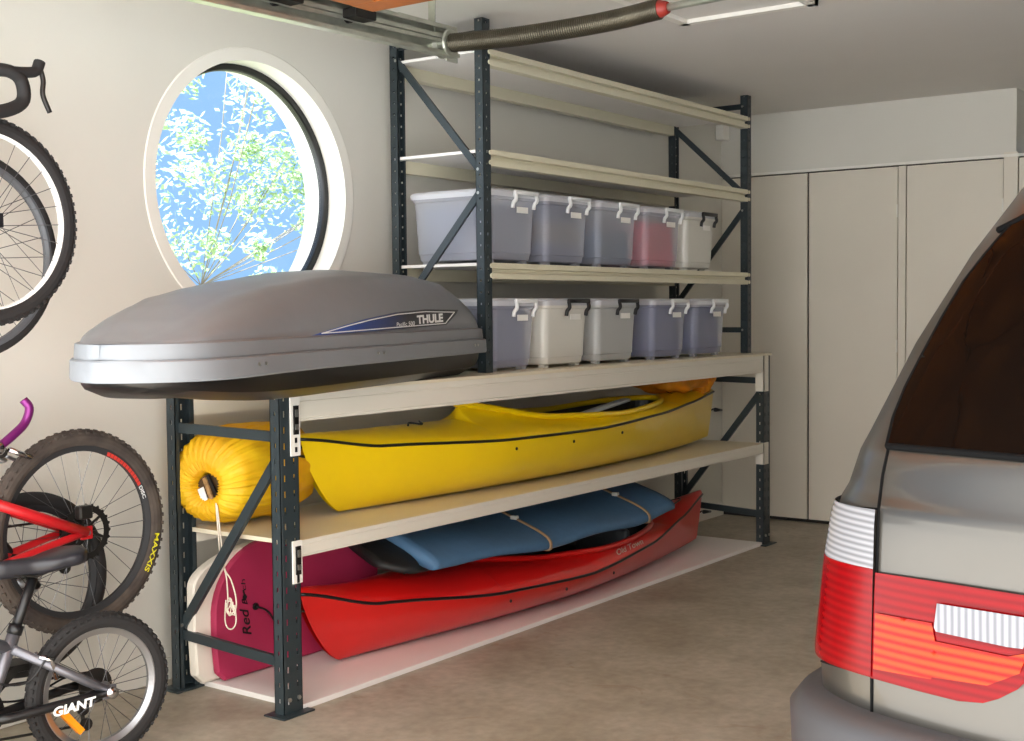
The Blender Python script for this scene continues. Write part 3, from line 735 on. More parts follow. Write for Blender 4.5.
SS = [0, .008, .02, .04, .06]+[.06+(1.5-.06)*i/30 for i in range(1, 31)]+[1.5+(LB-1.5)*math.sin(PI/2*i/22) for i in range(1, 23)]
def loopat(inset, z, zf=None):
    a = []; 
    for s in SS:
        f, b = bw(s); f += inset; b -= inset
        if f > b: f = b = (f+b)/2
        ss = min(max(s, inset*.9), LB-inset); a.append((ss, f))
    bq = []
    for s in SS[::-1]:
        f, b = bw(s); f += inset; b -= inset
        if f > b: f = b = (f+b)/2
        ss = min(max(s, inset*.9), LB-inset); bq.append((ss, b))
    return [bp3(s, t, zf(s, z) if zf else z) for s, t in a+bq]
GREY = M('grey_abs_plastic', (122, 126, 130), .45, noise=.03, nscale=20)
BB = M('black_gloss_plastic', (9, 9, 10), .38)
bm = bmesh.new()
nosez = lambda s, z: z + (ZR-z)*max(0, (s-1.25)/(LB-1.25))**2.4*.85 + (ZR-z)*max(0, 1-s/.12)**1.6*.3
V = grid(bm, [loopat(.03, ZR+.004), loopat(.026, ZR), loopat(.03, ZR-.03, nosez), loopat(.04, 1.045, nosez), loopat(.085, 1.0175, nosez), loopat(.16, 1.0175, nosez)], closed_u=True); bm.faces.new(V[-1])
link('base_shell', bm, BB, RB, smooth='auto')
bm = bmesh.new(); b2 = 1.021
for s0 in (1.62,): 
    bar(bm, bp3(s0, .14, 1.045), bp3(s0+.17, .2, 1.06), .012, .02)
link('base_bracket', bm, BLACKP, RB)
bm = bmesh.new(); grid(bm, [loopat(.012, ZR-.001), loopat(0, ZR-.001), loopat(-.004, ZR+.004), loopat(-.002, ZR+.047), loopat(.004, ZR+.051), loopat(.012, ZR+.051)], closed_u=True); link('rim_band', bm, GREY, RB, smooth='auto')
def hgt(s):  # lid crown height over the rim top
    return interp([0, .02, .06, .14, .3, .8, 1.07, 1.35, 1.6, 1.75, 1.9, 2.0, 2.06, LB], [.03, .10, .175, .222, .240, .244, .232, .206, .172, .140, .098, .062, .042, .0], s)
    return interp([0, .02, .06, .12, .3, .5, .7, .85, .95, 1], [.0, .03, .13, .165, .205, .222, .198, .125, .045, .0], x)
bm = bmesh.new(); grid(bm, [loopat(.012, ZR+.050), loopat(.010, ZR+.054), loopat(.014, ZR+.088), loopat(.030, ZR+.093), loopat(.05, ZR+.093)], closed_u=True); link('lid_band', bm, GREY, RB, smooth='auto')
bm = bmesh.new(); ZL = ZR+.090; rows = []
for s in SS:
    f, b = bw(s); f += .026; b -= .026
    if f > b: f = b = (f+b)/2
    c = (f+b)/2; hw = (b-f)/2; H = max(0, hgt(s)-.037)*(1.0 if s < 1 else 1-.10*(s-1)); row = []
    row.append(bp3(s, f, ZL))
    band = 0
    for k in range(29):
        ph = PI*k/28; cs, sn = math.cos(ph), math.sin(ph)
        yy = math.copysign(abs(cs)**.88, cs)*(hw-.004); zz = ZL+band*.9*min(1, H/.2)+H*abs(sn)**.9
        # ridges moulded into the lid
        zz += .006*math.exp(-((abs(cs)-.55)/.06)**2)*min(1, H/.15) - .0
        row.append(bp3(s+(.10*(1-s/.3)*sn*0), c-yy, zz))
    row.append(bp3(s, b, ZL)); rows.append(row)
grid(bm, rows); bmesh.ops.remove_doubles(bm, verts=bm.verts, dist=.0004)
lid = link('lid', bm, GREY, RB, smooth=True)
md = lid.modifiers.new('edge', 'EDGE_SPLIT') if False else None
bv = bvh_of([lid])
DB = bpy.data.materials.new('blue_decal'); DB.use_nodes = True; t = DB.node_tree; b_ = t.nodes['Principled BSDF']; b_.inputs['Roughness'].default_value = .35
tcn = t.nodes.new('ShaderNodeTexCoord'); sx = t.nodes.new('ShaderNodeSeparateXYZ'); rp = t.nodes.new('ShaderNodeValToRGB')
t.links.new(tcn.outputs['Object'], sx.inputs[0]); mr = t.nodes.new('ShaderNodeMapRange'); mr.inputs[1].default_value = -.2; mr.inputs[2].default_value = .9
t.links.new(sx.outputs[0], mr.inputs[0]); t.links.new(mr.outputs[0], rp.inputs[0]); t.links.new(rp.outputs[0], b_.inputs['Base Color'])
rp.color_ramp.elements[0].color = (*lin((24, 66, 150)), 1); rp.color_ramp.elements[0].position = .2; rp.color_ramp.elements[1].color = (*lin((16, 18, 28)), 1); rp.color_ramp.elements[1].position = .62
outer = [(310, 336), (335, 328), (365, 319), (395, 312.5), (425, 309.5), (458, 310), (456, 314), (446, 325), (400, 329), (350, 333)]
decal('brand_sticker', outer, bv, DB, RB, off=.0015)
WL = M('white_print', (238, 240, 238), .5)
decal_line('sticker_outline', [(321, 333.5), (345, 326.5), (370, 320), (397, 314.5), (425, 311.8), (454, 312.3), (445, 323.3), (400, 327), (350, 331.2), (321, 333.5)], bv, WL, RB, r=.0018, off=.002)
decal_text('lettering', 'THULE', (416.5, 324.3), (26, -2.2), (-.6, -8.6), bv, WL, RB, bold=.045)
decal_text('lettering', 'Pacific 500', (396, 326.6), (18, -1.3), (0, -4), bv, WL, RB, bold=.01)
bm = bmesh.new()
for s in (.13, .16, .95, .99, 1.72, 1.76):
    f, b = bw(s); p = bp3(s, f-.003, ZR+.03); lathe(bm, [(.0001, -.003), (.005, -.002), (.006, .003)], axis='Y', c=p, n=8)
link('rivet', bm, ZINC, RB)

# ------------------------------------------------------------------ overhead door gear
GALV = M('galvanised_steel', (196, 198, 184), .32, .7, noise=.25, nscale=12)
tr_ = thing('door_track', 'galvanised double track of the overhead door running under the ceiling by the window wall', 'door track')
def track(y, a, b, hh, nm):
    bm = bmesh.new(); a = Vector(a); b = Vector(b)
    bar(bm, a, b, .003, hh); 
    for s in (1, -1): bar(bm, a+Vector((0, -.018, s*hh/2)), b+Vector((0, -.018, s*hh/2)), .036, .004)
    for s in (1, -1): bar(bm, a+Vector((0, -.036, s*(hh/2-.006))), b+Vector((0, -.036, s*(hh/2-.006))), .003, .012)
    return link(nm, bm, GALV, tr_)
pa = atY(178, 0, .05); pb = atY(452, 60, .05); dd = (pb-pa)/(pb.x-pa.x)
s0 = pa+dd*(-1.25-pa.x)
track(.05, s0+Vector((0, 0, .03)), pb+Vector((0, 0, .03)), .05, 'lower_rail'); track(.05, s0+Vector((0, 0, .085)), pb+Vector((-.02, 0, .085)), .045, 'upper_rail')
bm = bmesh.new(); bar(bm, pb+Vector((-.30, .02, .115)), pb+Vector((.0, .02, .115)), .06, .004); bar(bm, pb+Vector((-.02, .012, .06)), pb+Vector((.045, .012, .06)), .006, .13)
bar(bm, pb+Vector((-.1, .01, .06)), pb+Vector((-.1, .01, ZC-pb.z)), .03, .004); bar(bm, pb+Vector((-.1, .01, .12)), pb+Vector((-.098, .01, ZC-pb.z)), .004, .03, up=(0, 1, 0)); link('end_bracket', bm, GALV, tr_)
bm = bmesh.new(); bar(bm, s0+Vector((.02, .015, .08)), s0+Vector((.02, .015, ZC-s0.z)), .03, .004); bar(bm, s0+Vector((1.0, .015, .1)), s0+Vector((1.0, .015, ZC-s0.z)), .03, .004); link('hanger', bm, GALV, tr_)
for fx in (.0, .33):
    p = s0+dd*(fx+.04-s0.x); bm = bmesh.new(); lathe(bm, [(.0001, -.06), (.02, -.06), (.02, -.045), (.008, -.045), (.008, -.12)], axis='Y', c=(p.x, p.y+.03, p.z+.06), n=14)
    box(bm, p.x-.05, p.x+.05, p.y-.1, p.y-.04, p.z+.045, p.z+.075, bev=.004); link('roller', bm, DARKM, tr_, smooth=False)
sp = thing('torsion_spring', 'coiled steel torsion spring on a shaft below the ceiling', 'spring', (.85, 0, 2.2))
pts = [atX(452, 43, .87), atX(520, 36, .87), atX(600, 23, .87), atX(660, 9, .87)]
org = Vector((.85, 0, 2.2)); path = smooth_path([p-org for p in pts], 20)
bm = bmesh.new(); tube(bm, path, .027, 12)
# coil
coil = []; NT = 110
for i in range(NT*10+1):
    f = i/(NT*10)*(len(path)-1); k = min(int(f), len(path)-2); p = path[k].lerp(path[k+1], f-k); a = 2*PI*i/10
    coil.append(p+Vector((math.cos(a), 0, math.sin(a)))*.030)
c2 = bmesh.new(); tube(c2, coil, .0042, 5)
BRZ = M('spring_steel', (104, 98, 84), .38, .8, noise=.3, nscale=9)
link('spring_core', bm, BRZ, sp, smooth=True); link('spring_coil', c2, BRZ, sp, smooth=True)
e = path[-1]; a0 = path[0]
bm = bmesh.new(); tube(bm, [e+Vector((0, .03, 0)), e+Vector((0, 0, 0)), e+Vector((0, -.015, 0)), e+Vector((0, -.03, 0))], .03, 16, rs=[.024, .029, .024, .018]); link('winding_cone', bm, M('red_paint', (150, 46, 36), .5), sp, smooth=True)
bm = bmesh.new(); tube(bm, [e+Vector((0, .02, 0)), e+Vector((0, -2.3, .06))], .0125, 12); tube(bm, [a0+Vector((0, .1, 0)), a0], .0125, 12); link('shaft', bm, GALV, sp, smooth=True)
bm = bmesh.new(); lathe(bm, [(.0001, -.03), (.045, -.03), (.05, -.025), (.036, -.015), (.036, .012), (.05, .022), (.045, .028), (.0001, .028)], axis='Y', c=a0+Vector((0, .03, 0)), n=24); link('cable_drum', bm, GALV, sp)
WOOD = M('cedar_panel', (206, 118, 44), .45, noise=.35, nscale=6, rgb2=(160, 84, 30))
dr = thing('overhead_door', 'open orange cedar overhead garage door seen at the top edge', 'garage door', (0, 0, 0))
bm = bmesh.new(); box(bm, -1.5, .345, -3.6, -.10, 2.235, 2.272, bev=.002)
link('door_leaf', bm, WOOD, dr)
bm = bmesh.new()
for x0 in (-1.5, -.9, -.3, .245): box(bm, x0, x0+.1, -3.6, -.1, 2.215, 2.236, bev=.002)
for y0 in (-.2, -1.3, -2.4, -3.6): box(bm, -1.5, .345, y0, y0+.1, 2.216, 2.235, bev=.002)
link('door_rail', bm, M('cedar_frame', (186, 104, 42), .5, noise=.3, nscale=8), dr)

# small white sensor in the far corner
sn = thing('wall_sensor', 'small white box high in the far corner behind the tall rack', 'sensor', (XW-.045, YW-.05, 2.255))
bm = bmesh.new(); box(bm, -.035, .045, -.005, .05, 0, .09, bev=.006); link('sensor_case', bm, WHITE, sn)

# ------------------------------------------------------------------ bicycles
CHROME = M('chrome', (200, 200, 205), .2, 1.0); SPK = M('spoke_steel', (92, 92, 94), .35, .8); TIREB = M('tyre_black', (30, 28, 28), .8, bump=.3)
TIRED = M('dusty_tyre', (78, 68, 60), .9, noise=.35, nscale=14, rgb2=(52, 44, 40)); ALLOY = M('alloy', (176, 178, 182), .3, .9); GUN = M('gunmetal_paint', (112, 112, 118), .35, .6)
def wheel(parent, c, R, tw, tiremat, rimmat, knobs=0, rimw=.012, spokes=28, rotor=False, cass=False, side=1, rimdepth=.02):
    c = Vector(c); Rt = R-tw
    bm = bmesh.new(); n = 72
    rr = R-2*tw*.9
    lathe(bm, [(rr-rimdepth, -rimw*.5), (rr-rimdepth, rimw*.5), (rr-.003, rimw), (rr+.004, rimw), (rr+.002, rimw*.7), (rr+.002, -rimw*.7), (rr+.004, -rimw), (rr-.003, -rimw)], n=n, close=True)
    wh = link('wheel', bm, rimmat, parent, smooth=False); wh.location = c
    bm = bmesh.new(); prof = [(R-tw+tw*math.cos(2*PI*k/14)*1.0, tw*.9*math.sin(2*PI*k/14)) for k in range(14)]; lathe(bm, prof, n=n, close=True)
    if knobs:
        for k in range(knobs):
            a = 2*PI*k/knobs
            for oy, q, rr_ in ((-tw*.75, .5, R-tw*.32), (0, 0, R-.001), (tw*.75, .5, R-tw*.32)):
                aa = a+q*2*PI/knobs; d = Vector((math.cos(aa), 0, math.sin(aa))); p = d*rr_+Vector((0, oy, 0)); outd = (d+Vector((0, oy/tw*.8, 0))).normalized()
                tq = Vector((-math.sin(aa), 0, math.cos(aa))); bar(bm, p-outd*.004, p+outd*.0028, .009, .010, up=tq)
    link('tyre', bm, tiremat, wh, smooth=not knobs)
    bm = bmesh.new(); lathe(bm, [(.0001, -.05), (.008, -.05), (.008, -.033), (.022, -.03), (.022, -.026), (.012, -.022), (.012, .022), (.022, .026), (.022, .03), (.008, .033), (.008, .05), (.0001, .05)], n=20); link('hub', bm, ALLOY, wh, smooth=False)
    for k in range(spokes):
        sd_ = 1 if k % 2 else -1; a = 2*PI*k/spokes; a2 = a+(.6 if (k//2) % 2 else -.6)
        bm = bmesh.new(); tube(bm, [(.021*math.cos(a2), sd_*.028, .021*math.sin(a2)), ((rr-rimdepth)*math.cos(a), 0, (rr-rimdepth)*math.sin(a))], .0011, 4); link('spoke', bm, SPK, wh)
    if rotor:
        bm = bmesh.new(); ys = side*.036
        lathe(bm, [(.062, ys), (.080, ys), (.080, ys+.002), (.062, ys+.002)], n=48, close=True)
        for k in range(6):
            a = 2*PI*k/6; bar(bm, (.02*math.cos(a), ys, .02*math.sin(a)), (.066*math.cos(a+.35), ys, .066*math.sin(a+.35)), .008, .002, up=(0, 1, 0))
        for k in range(24):
            a = 2*PI*k/24; bar(bm, (.078*math.cos(a), ys+.001, .078*math.sin(a)), (.084*math.cos(a+.05), ys+.001, .084*math.sin(a+.05)), .008, .002, up=(0, 1, 0))
        link('brake_rotor', bm, DARKM, wh)
    if cass:
        bm = bmesh.new(); prof = []; y = -side*.020
        for k in range(6):
            r_ = .050-.006*k; prof += [(r_-.008, y), (r_, y), (r_, y-side*.002), (r_-.008, y-side*.002)]; y -= side*.0042
        lathe(bm, [(.0001, -side*.018)]+prof+[(.0001, y)], n=28); link('cassette', bm, DARKM, wh)
    return wh
def bike(name, label, loc, rz, R, Rf, tw, wb, frame, o, group='bicycles stored along the window wall'):
    """local: x forward from rear hub, z up; origin under the rear hub at tyre bottom height"""
    root = thing(name, label, 'bicycle', loc, rz, group)
    g = o.get
    wheel(root, (0, 0, R), R, tw, g('tire', TIREB), g('rim', ALLOY), knobs=g('knobs', 0), rotor=g('rotor', False), cass=True, side=g('side', 1), rimdepth=g('rimdepth', .018))
    wheel(root, (wb, 0, R), Rf, tw, g('tire', TIREB), g('rim', ALLOY), knobs=g('knobs', 0), side=g('side', 1), rimdepth=g('rimdepth', .018))
    bb = Vector(g('bb', (.41, 0, R-.04))); stt = Vector(g('st', (.28, 0, R+.36))); ht = Vector(g('ht', (wb-.22, 0, R+.42))); hb_ = Vector(g('hb', (wb-.17, 0, R+.30)))
    sj = Vector(g('sj', stt-(stt-bb)*.12)); cj = Vector(g('cj', bb)); tr = g('tr', .016)
    bm = bmesh.new()
    tube(bm, [bb, stt], tr, 12); tube(bm, [sj, ht], tr, 12); tube(bm, [bb, hb_], tr*1.2, 12); tube(bm, [ht+(ht-hb_)*.2, hb_-(ht-hb_)*.2], tr*1.15, 12)
    lathe(bm, [(.0001, -.036), (.022, -.036), (.022, .036), (.0001, .036)], c=bb, n=18)
    fr = link('frame', bm, frame, root, smooth=True)
    sm_ = g('staymat', frame)
    for s in (-1, 1):
        bm = bmesh.new(); tube(bm, [(0, s*g('dy', .06), R), (.07, s*(g('dy', .06)+.002), R+(cj.z-R)*.15), (cj.x-.06, s*.028, cj.z), (cj.x, s*.02, cj.z)], g('cr', .010), 10); link('chain_stay', bm, g('cmat', sm_), fr, smooth=True)
        bm = bmesh.new(); q = sj-Vector((.0, 0, 0)); tube(bm, [(0, s*g('dy', .06), R), Vector((0, s*(g('dy', .06)-.002), R)).lerp(q, .3)+Vector((0, s*.01, 0)), (q.x, s*.02, q.z)], g('sr', .0095), 10); link('seat_stay', bm, sm_, fr, smooth=True)
        bm = bmesh.new(); box(bm, -.02, .02, min(s*(g('dy', .06)-.004), s*(g('dy', .06)+.004)), max(s*(g('dy', .06)-.004), s*(g('dy', .06)+.004)), R-.02, R+.018, bev=.002); link('dropout', bm, sm_, fr)
    # fork
    bm = bmesh.new(); crown = hb_-(ht-hb_)*.35; bar(bm, crown+Vector((0, -.055, 0)), crown+Vector((0, .055, 0)), .04, .03, up=(0, 0, 1))
    for s in (-1, 1): tube(bm, [crown+Vector((0, s*.05, .01)), crown.lerp(Vector((wb, 0, R)), .6)+Vector((0, s*.052, 0)), (wb, s*.052, R)], g('fr', .015), 12, rs=[g('fr', .015), g('fr', .015)*1.0, g('fr', .015)*.75])
    link('fork', bm, g('forkmat', BLACKP), root, smooth=True)
    # seat post, saddle
    up = (stt-bb).normalized(); sp_ = stt+up*g('post', .12); bm = bmesh.new(); tube(bm, [stt-up*.02, sp_], .0135, 12); tube(bm, [stt-up*.005, stt+up*.02], .02, 12); link('seat_post', bm, BLACKP, root, smooth=True)
    rows = []; bm = bmesh.new(); SL = g('sl', .25)
    for i in range(21):
        t = i/20; x = sp_.x-SL*g('so', .45)+SL*t; hw = interp([0, .12, .35, .6, .9, 1], [.045, .072, .060, .028, .02, .010], t)*g('sw', 1); zt2 = sp_.z+.045+interp([0, .15, .5, 1], [.008, .006, -.006, -.004], t)
        rows.append([(x, hw*math.cos(a)*1.0, zt2+(.016 if math.sin(a) > 0 else .034)*math.copysign(abs(math.sin(a))**.7, math.sin(a))) for a in [2*PI*k/20 for k in range(20)]])
    grid(bm, rows, closed_u=True, cap=True); sdl = link('saddle', bm, M('saddle_vinyl', (34, 34, 40), .38), root, smooth=True)
    bm = bmesh.new()
    for s in (-1, 1): tube(bm, [(sp_.x-SL*.35, s*.03, sp_.z+.03), (sp_.x, s*.022, sp_.z+.005), (sp_.x+SL*.4, s*.012, sp_.z+.028)], .0035, 6)
    link('saddle_rail', bm, DARKM, sdl)
    # handlebar
    axis = (ht-hb_).normalized(); sb = ht+axis*.06; bm = bmesh.new(); stem = Vector(g('stempos', sb+Vector((g('stem', .07), 0, g('rise', .02)))))
    tube(bm, [ht, sb], .014, 12); tube(bm, [sb, stem], .014, 12); hbar = link('stem', bm, g('stemmat', ALLOY), root, smooth=True)
    hwid = g('hw', .28)
    if g('drop'):
        for s in (-1, 1):
            pts = [stem, stem+Vector((0, s*.12, 0)), stem+Vector((.005, s*hwid*.9, .0)), stem+Vector((.05, s*hwid, .0)), stem+Vector((.085, s*hwid, -.02)), stem+Vector((.09, s*hwid, -.07)), stem+Vector((.05, s*hwid, -.10)), stem+Vector((-.04, s*hwid, -.125))]
            bm = bmesh.new(); tube(bm, smooth_path(pts), .018, 12); h_ = link('drop_bar', bm, BLACKR, root, smooth=True)
            bm = bmesh.new(); tube(bm, smooth_path([stem+Vector((.05, s*hwid, .0)), stem+Vector((.10, s*hwid, .004)), stem+Vector((.13, s*hwid, .012)), stem+Vector((.143, s*hwid, .038))]), .018, 12, rs=None, flat=.8); lh = link('brake_hood', bm, BLACKR, h_, smooth=True)
            bm = bmesh.new(); tube(bm, smooth_path([stem+Vector((.14, s*hwid, .03)), stem+Vector((.152, s*hwid, -.01)), stem+Vector((.15, s*hwid, -.05)), stem+Vector((.17, s*hwid, -.095))]), .007, 8); link('brake_lever', bm, DARKM, h_, smooth=True)
    else:
        bm = bmesh.new(); tube(bm, [stem+Vector((-.03, -hwid, .01)), stem+Vector((0, -.08, 0)), stem+Vector((0, .08, 0)), stem+Vector((-.03, hwid, .01))], .0125, 12); h_ = link('handlebar', bm, g('barmat', BLACKP), root, smooth=True)
        for s in (-1, 1):
            bm = bmesh.new(); d = Vector((-.03, s*hwid, .01))-Vector((0, s*.08, 0)); d.normalize(); e = stem+Vector((-.03, s*hwid, .01)); tube(bm, [e-d*.11, e+d*.004], .017, 12); link('grip', bm, g('gripmat', BLACKR), h_, smooth=True)
            bm = bmesh.new(); e2 = e-d*.12; tube(bm, smooth_path([e2+Vector((.01, 0, -.01)), e2+Vector((.05, s*.01, -.03)), e2+Vector((.06, s*.07, -.04))]), .006, 8); link('brake_lever', bm, ALLOY, h_, smooth=True)
            if g('barend'):
                bm = bmesh.new(); tube(bm, smooth_path([e+d*.01, e+Vector((.045, s*.006, .035)), e+Vector((.085, s*.0, .065)), e+Vector((.10, -s*.0, .105)), e+Vector((.088, -s*.01, .13))]), .0125, 12); link('bar_end', bm, g('endmat'), h_, smooth=True, label='purple curved bar end')
                bm = bmesh.new(); tube(bm, [e-d*.02, e+d*.02], .018, 12); tube(bm, [e+Vector((.03, s*.006, -.005)), e+Vector((.10, s*.004, -.035))], .008, 8); link('bar_end_clamp', bm, CHROME, h_, smooth=True)
    # crank + chain + derailleur
    bm = bmesh.new(); ds = -g('side', 1); y = ds*.045
    lathe(bm, [(.03, y), (.075, y), (.075, y+ds*.003), (.03, y+ds*.003)], c=(bb.x, 0, bb.z), n=36, close=True)
    ca = g('crank', .6)
    for s, yy in ((1, ds*.06), (-1, -ds*.06)):
        e = (bb.x+s*.15*math.cos(ca), yy, bb.z+s*.15*math.sin(ca)); bar(bm, (bb.x, yy, bb.z), e, .012, .022, up=(0, 0, 1)); box(bm, e[0]-.045, e[0]+.045, min(yy, yy*2.4), max(yy, yy*2.4), e[2]-.01, e[2]+.01, bev=.003)
    link('crankset', bm, DARKM, root)
    bm = bmesh.new(); tube(bm, [(0, ds*.038, R+.036), (bb.x, ds*.046, bb.z+.072)], .004, 6); tube(bm, [(.02, ds*.04, R-.11), (bb.x, ds*.046, bb.z-.072)], .004, 6); link('chain', bm, DARKM, root)
    bm = bmesh.new(); tube(bm, [(0, ds*.05, R-.02), (.03, ds*.05, R-.06), (.025, ds*.045, R-.12)], .010, 8, flat=.5); lathe(bm, [(.0001, ds*.035), (.018, ds*.035), (.018, ds*.043), (.0001, ds*.043)], c=(.03, 0, R-.065), n=14); lathe(bm, [(.0001, ds*.035), (.018, ds*.035), (.018, ds*.043), (.0001, ds*.043)], c=(.022, 0, R-.11), n=14); link('derailleur', bm, DARKM, root)
    return root, fr
HUNG = 'bicycles hung on the window wall'
# road bike, front wheel toward the window
R = .292; hub = atY(57, 283, .38); hx = hub.x-R; hz = 1.425
bike('bicycle', 'road bike with black drop bars hung high on the wall, behind the white-rimmed wheel', (hx-.98, .38, hz-R), 0, R, R, .015, .98, M('dark_frame', (34, 34, 38), .3), dict(drop=True, hw=.19, ht=(.73, 0, R+.42), hb=(.77, 0, R+.30), st=(.24, 0, R+.40), bb=(.40, 0, R-.05), stem=.10, rise=.02, stempos=(.98-(hx-atY(40, 72, .19).x)-.143, 0, atY(27, 74, .19).z-(hz-R)), rim=M('grey_rim', (84, 86, 90), .4), side=1, rimdepth=.012, post=.14, fr=.011), HUNG)
R = .283; hub = atY(74.5, 224, .27); hx = hub.x-R; hz = (atY(0, 126, .27).z+atY(0, 317, .27).z)/2+.0
bike('bicycle', 'mountain bike with a white wheel rim hung in front of the road bike', (hx, .27, hz-R), PI, R, R, .024, 1.0, M('black_frame', (24, 24, 28), .35), dict(rim=M('white_rim', (236, 236, 232), .35), tire=M('tyre_black', (30, 28, 28)), knobs=72, side=1, hw=.2, rimdepth=.006), HUNG)
# black child's bike
R = .272; hub = atY(106, 585, .45); hx = hub.x-R; hz = atY(40, 582, .45).z
PUR = M('purple_anodised', (120, 38, 110), .3, .5)
bike('bicycle', 'small black bicycle with purple bar ends hung behind the red bike wheel', (hx-.82, .45, hz-R), 0, R, R, .022, .82, BLACKP, dict(hw=.12, barend=True, endmat=PUR, gripmat=BLACKR, bb=(.34, 0, R-.03), st=(.24, 0, R+.24), ht=(.60, 0, R+.34), hb=(.64, 0, R+.24), stem=.04, rise=.03, stempos=(atY(8, 450, .33).x-hx+.82, 0, atY(0, 452, .33).z-(hz-R)), rim=M('black_rim', (40, 40, 42)), side=1, crank=.2), HUNG)
# red mountain bike
R = .302; hub = atY(161, 520, .36); hz = atY(80, 531, .36).z; hx = hub.x-R
redb, rfr = bike('bicycle', 'red mountain bike with a dusty tyre and disc brake, hung at mid height', (hx, .36, hz-R), PI, R, R, .026, 1.05, M('red_frame', (178, 24, 30), .35), dict(tire=TIRED, rim=M('black_rim', (40, 40, 42)), knobs=70, rotor=True, side=1, hw=.24, sj=(.40, 0, R+.17), cj=(.42, 0, R-.07), dy=.038, sr=.016, cr=.011, bb=(.46, 0, R-.03), st=(.48, 0, R+.36), crank=2.6), HUNG)
bm = bmesh.new(); box(bm, .0, .045, .045, .075, R+.045, R+.085, bev=.006); link('brake_caliper', bm, DARKM, redb)
mw = Matrix.Translation(redb.location) @ Matrix.Rotation(PI, 4, 'Z')
def ring_text(parent, body, r0_, r1_, ac, span, yy, mat, c, name='lettering', bold=.02, flip=False):
    bm = norm_text(body, bold)
    for v in bm.verts:
        a = ac+span*(v.co.x-.5)*(-1 if not flip else 1); r = r0_+(r1_-r0_)*v.co.y if not flip else r1_-(r1_-r0_)*v.co.y
        v.co = Vector((c[0]+r*math.cos(a), yy, c[2]+r*math.sin(a)))
    return link(name, bm, mat, parent)
# the near side of this bike (rotated by half a turn) is local +y; local angle = pi - world angle
def local_ring(parent, body, R0, R1, wa, span, yy, mat, bold=.02, reverse=False):
    bm = norm_text(body, bold)
    for v in bm.verts:
        u_ = v.co.x; q = v.co.y
        if reverse: u_ = 1-u_; q = 1-q
        a = PI-(wa-span*(u_-.5)); r = R0+(R1-R0)*q; v.co = Vector((r*math.cos(a), yy, R+r*math.sin(a)))
    return link('lettering', bm, mat, parent)
local_ring(redb, 'MAXXIS', R-.042, R-.024, math.radians(-22), math.radians(26), .0258, M('yellow_print', (226, 214, 40), .6))
local_ring(redb, 'IIIIIIIIIIII', R-.066, R-.054, math.radians(47), math.radians(38), .0125, M('red_print', (206, 60, 50), .5), bold=.06)
local_ring(redb, 'DISC', R-.066, R-.054, math.radians(22), math.radians(10), .0125, WL, bold=.02)
# silver child's bike on the floor
R = .212; rz = PI-math.radians(9)
p = atZ(99, 687, R)
gb, gfr = bike('bicycle', 'small silver and black bicycle standing on the floor, nearest the camera', (p.x, p.y, 0), rz, R, R, .024, .80, GUN, dict(tire=TIREB, rim=ALLOY, knobs=56, bb=(.325, 0, R-.02), st=(.237, 0, R+.20), sj=(.252, 0, R+.16), so=.54, ht=(.60, 0, R+.30), hb=(.64, 0, R+.2), sr=.013, cr=.013, cmat=BLACKP, tr=.017, post=.15, sl=.25, sw=1, hw=.24, stem=.03, crank=2.4, rise=.08), 'bicycles stored along the window wall')
mg = gb.matrix_basis.inverted()
def gl(x, y, z): return Vector((x, y, z))
place_text('lettering', 'GIANT', (.170, .078, R-.030), (-.125, .0, .006), (.004, 0, .026), WL, gb, bold=.04, shear=.25)
bm = bmesh.new(); bar(bm, (.13, .03, R-.03), (.075, .035, R-.10), .018, .028, up=(0, 1, 0)); link('reflector', bm, M('amber_reflector', (240, 140, 20), .25), gb, label='amber plastic reflector')
bm = bmesh.new(); tube(bm, [(.0, .05, R), (.0, .085, R)], .016, 14); tube(bm, [(.14, .035, R+.06), (.16, .05, R+.12), (.19, .04, R+.13)], .007, 8); tube(bm, [(.14, -.035, R+.06), (.16, -.05, R+.12)], .007, 8); link('brake_arm', bm, CHROME, gb, smooth=True)
bm = bmesh.new(); tube(bm, smooth_path([(.17, .05, R+.13), (.22, .04, R+.07), (.30, .03, R+.08), (.42, .03, R+.15)]), .003, 6); tube(bm, smooth_path([(.02, -.05, R-.02), (.06, -.06, R+.03), (.2, -.04, R-.0), (.34, -.03, R+.03)]), .003, 6); link('brake_cable', bm, BLACKP, gb, smooth=True)

# ------------------------------------------------------------------ car
YC = -3.035
car = thing('car', 'champagne silver estate car parked nose-in, rear lamp and tailgate at the right edge', 'car', (.0, 0, 0))
def carpaint():
    m = M('champagne_metallic', (80, 76, 69), .36, .7, coat=.35); m.node_tree.nodes['Principled BSDF'].inputs['Coat Roughness'].default_value = .05; return m
PAINT = carpaint()
ZK = [.30, .55, .70, .85, .93, .955, .975, 1.03, 1.06, 1.2, 1.35, 1.5, 1.62, 1.68, 1.71]
XRK = [-.93, -.945, -.955, -.965, -.972, -.972, -.962, -.945, -.925, -.83, -.72, -.60, -.50, -.42, -.20]
HWK = [v+.005 for v in [.96, .972, .978, .958, .942, .934, .925, .912, .902, .860, .800, .722, .655, .60, .48]]
def lerpk(z, K): 
    if z <= ZK[0]: return K[0]
    for i in range(len(ZK)-1):
        if z <= ZK[i+1]: return K[i]+(K[i+1]-K[i])*(z-ZK[i])/(ZK[i+1]-ZK[i])
    return K[-1]
def xfront(z): return interp([.3, .7, .9, 1.05, 1.15, 1.4, 1.6, 1.71], [3.70, 3.76, 3.72, 3.45, 2.55, 2.1, 1.75, 1.2], z)
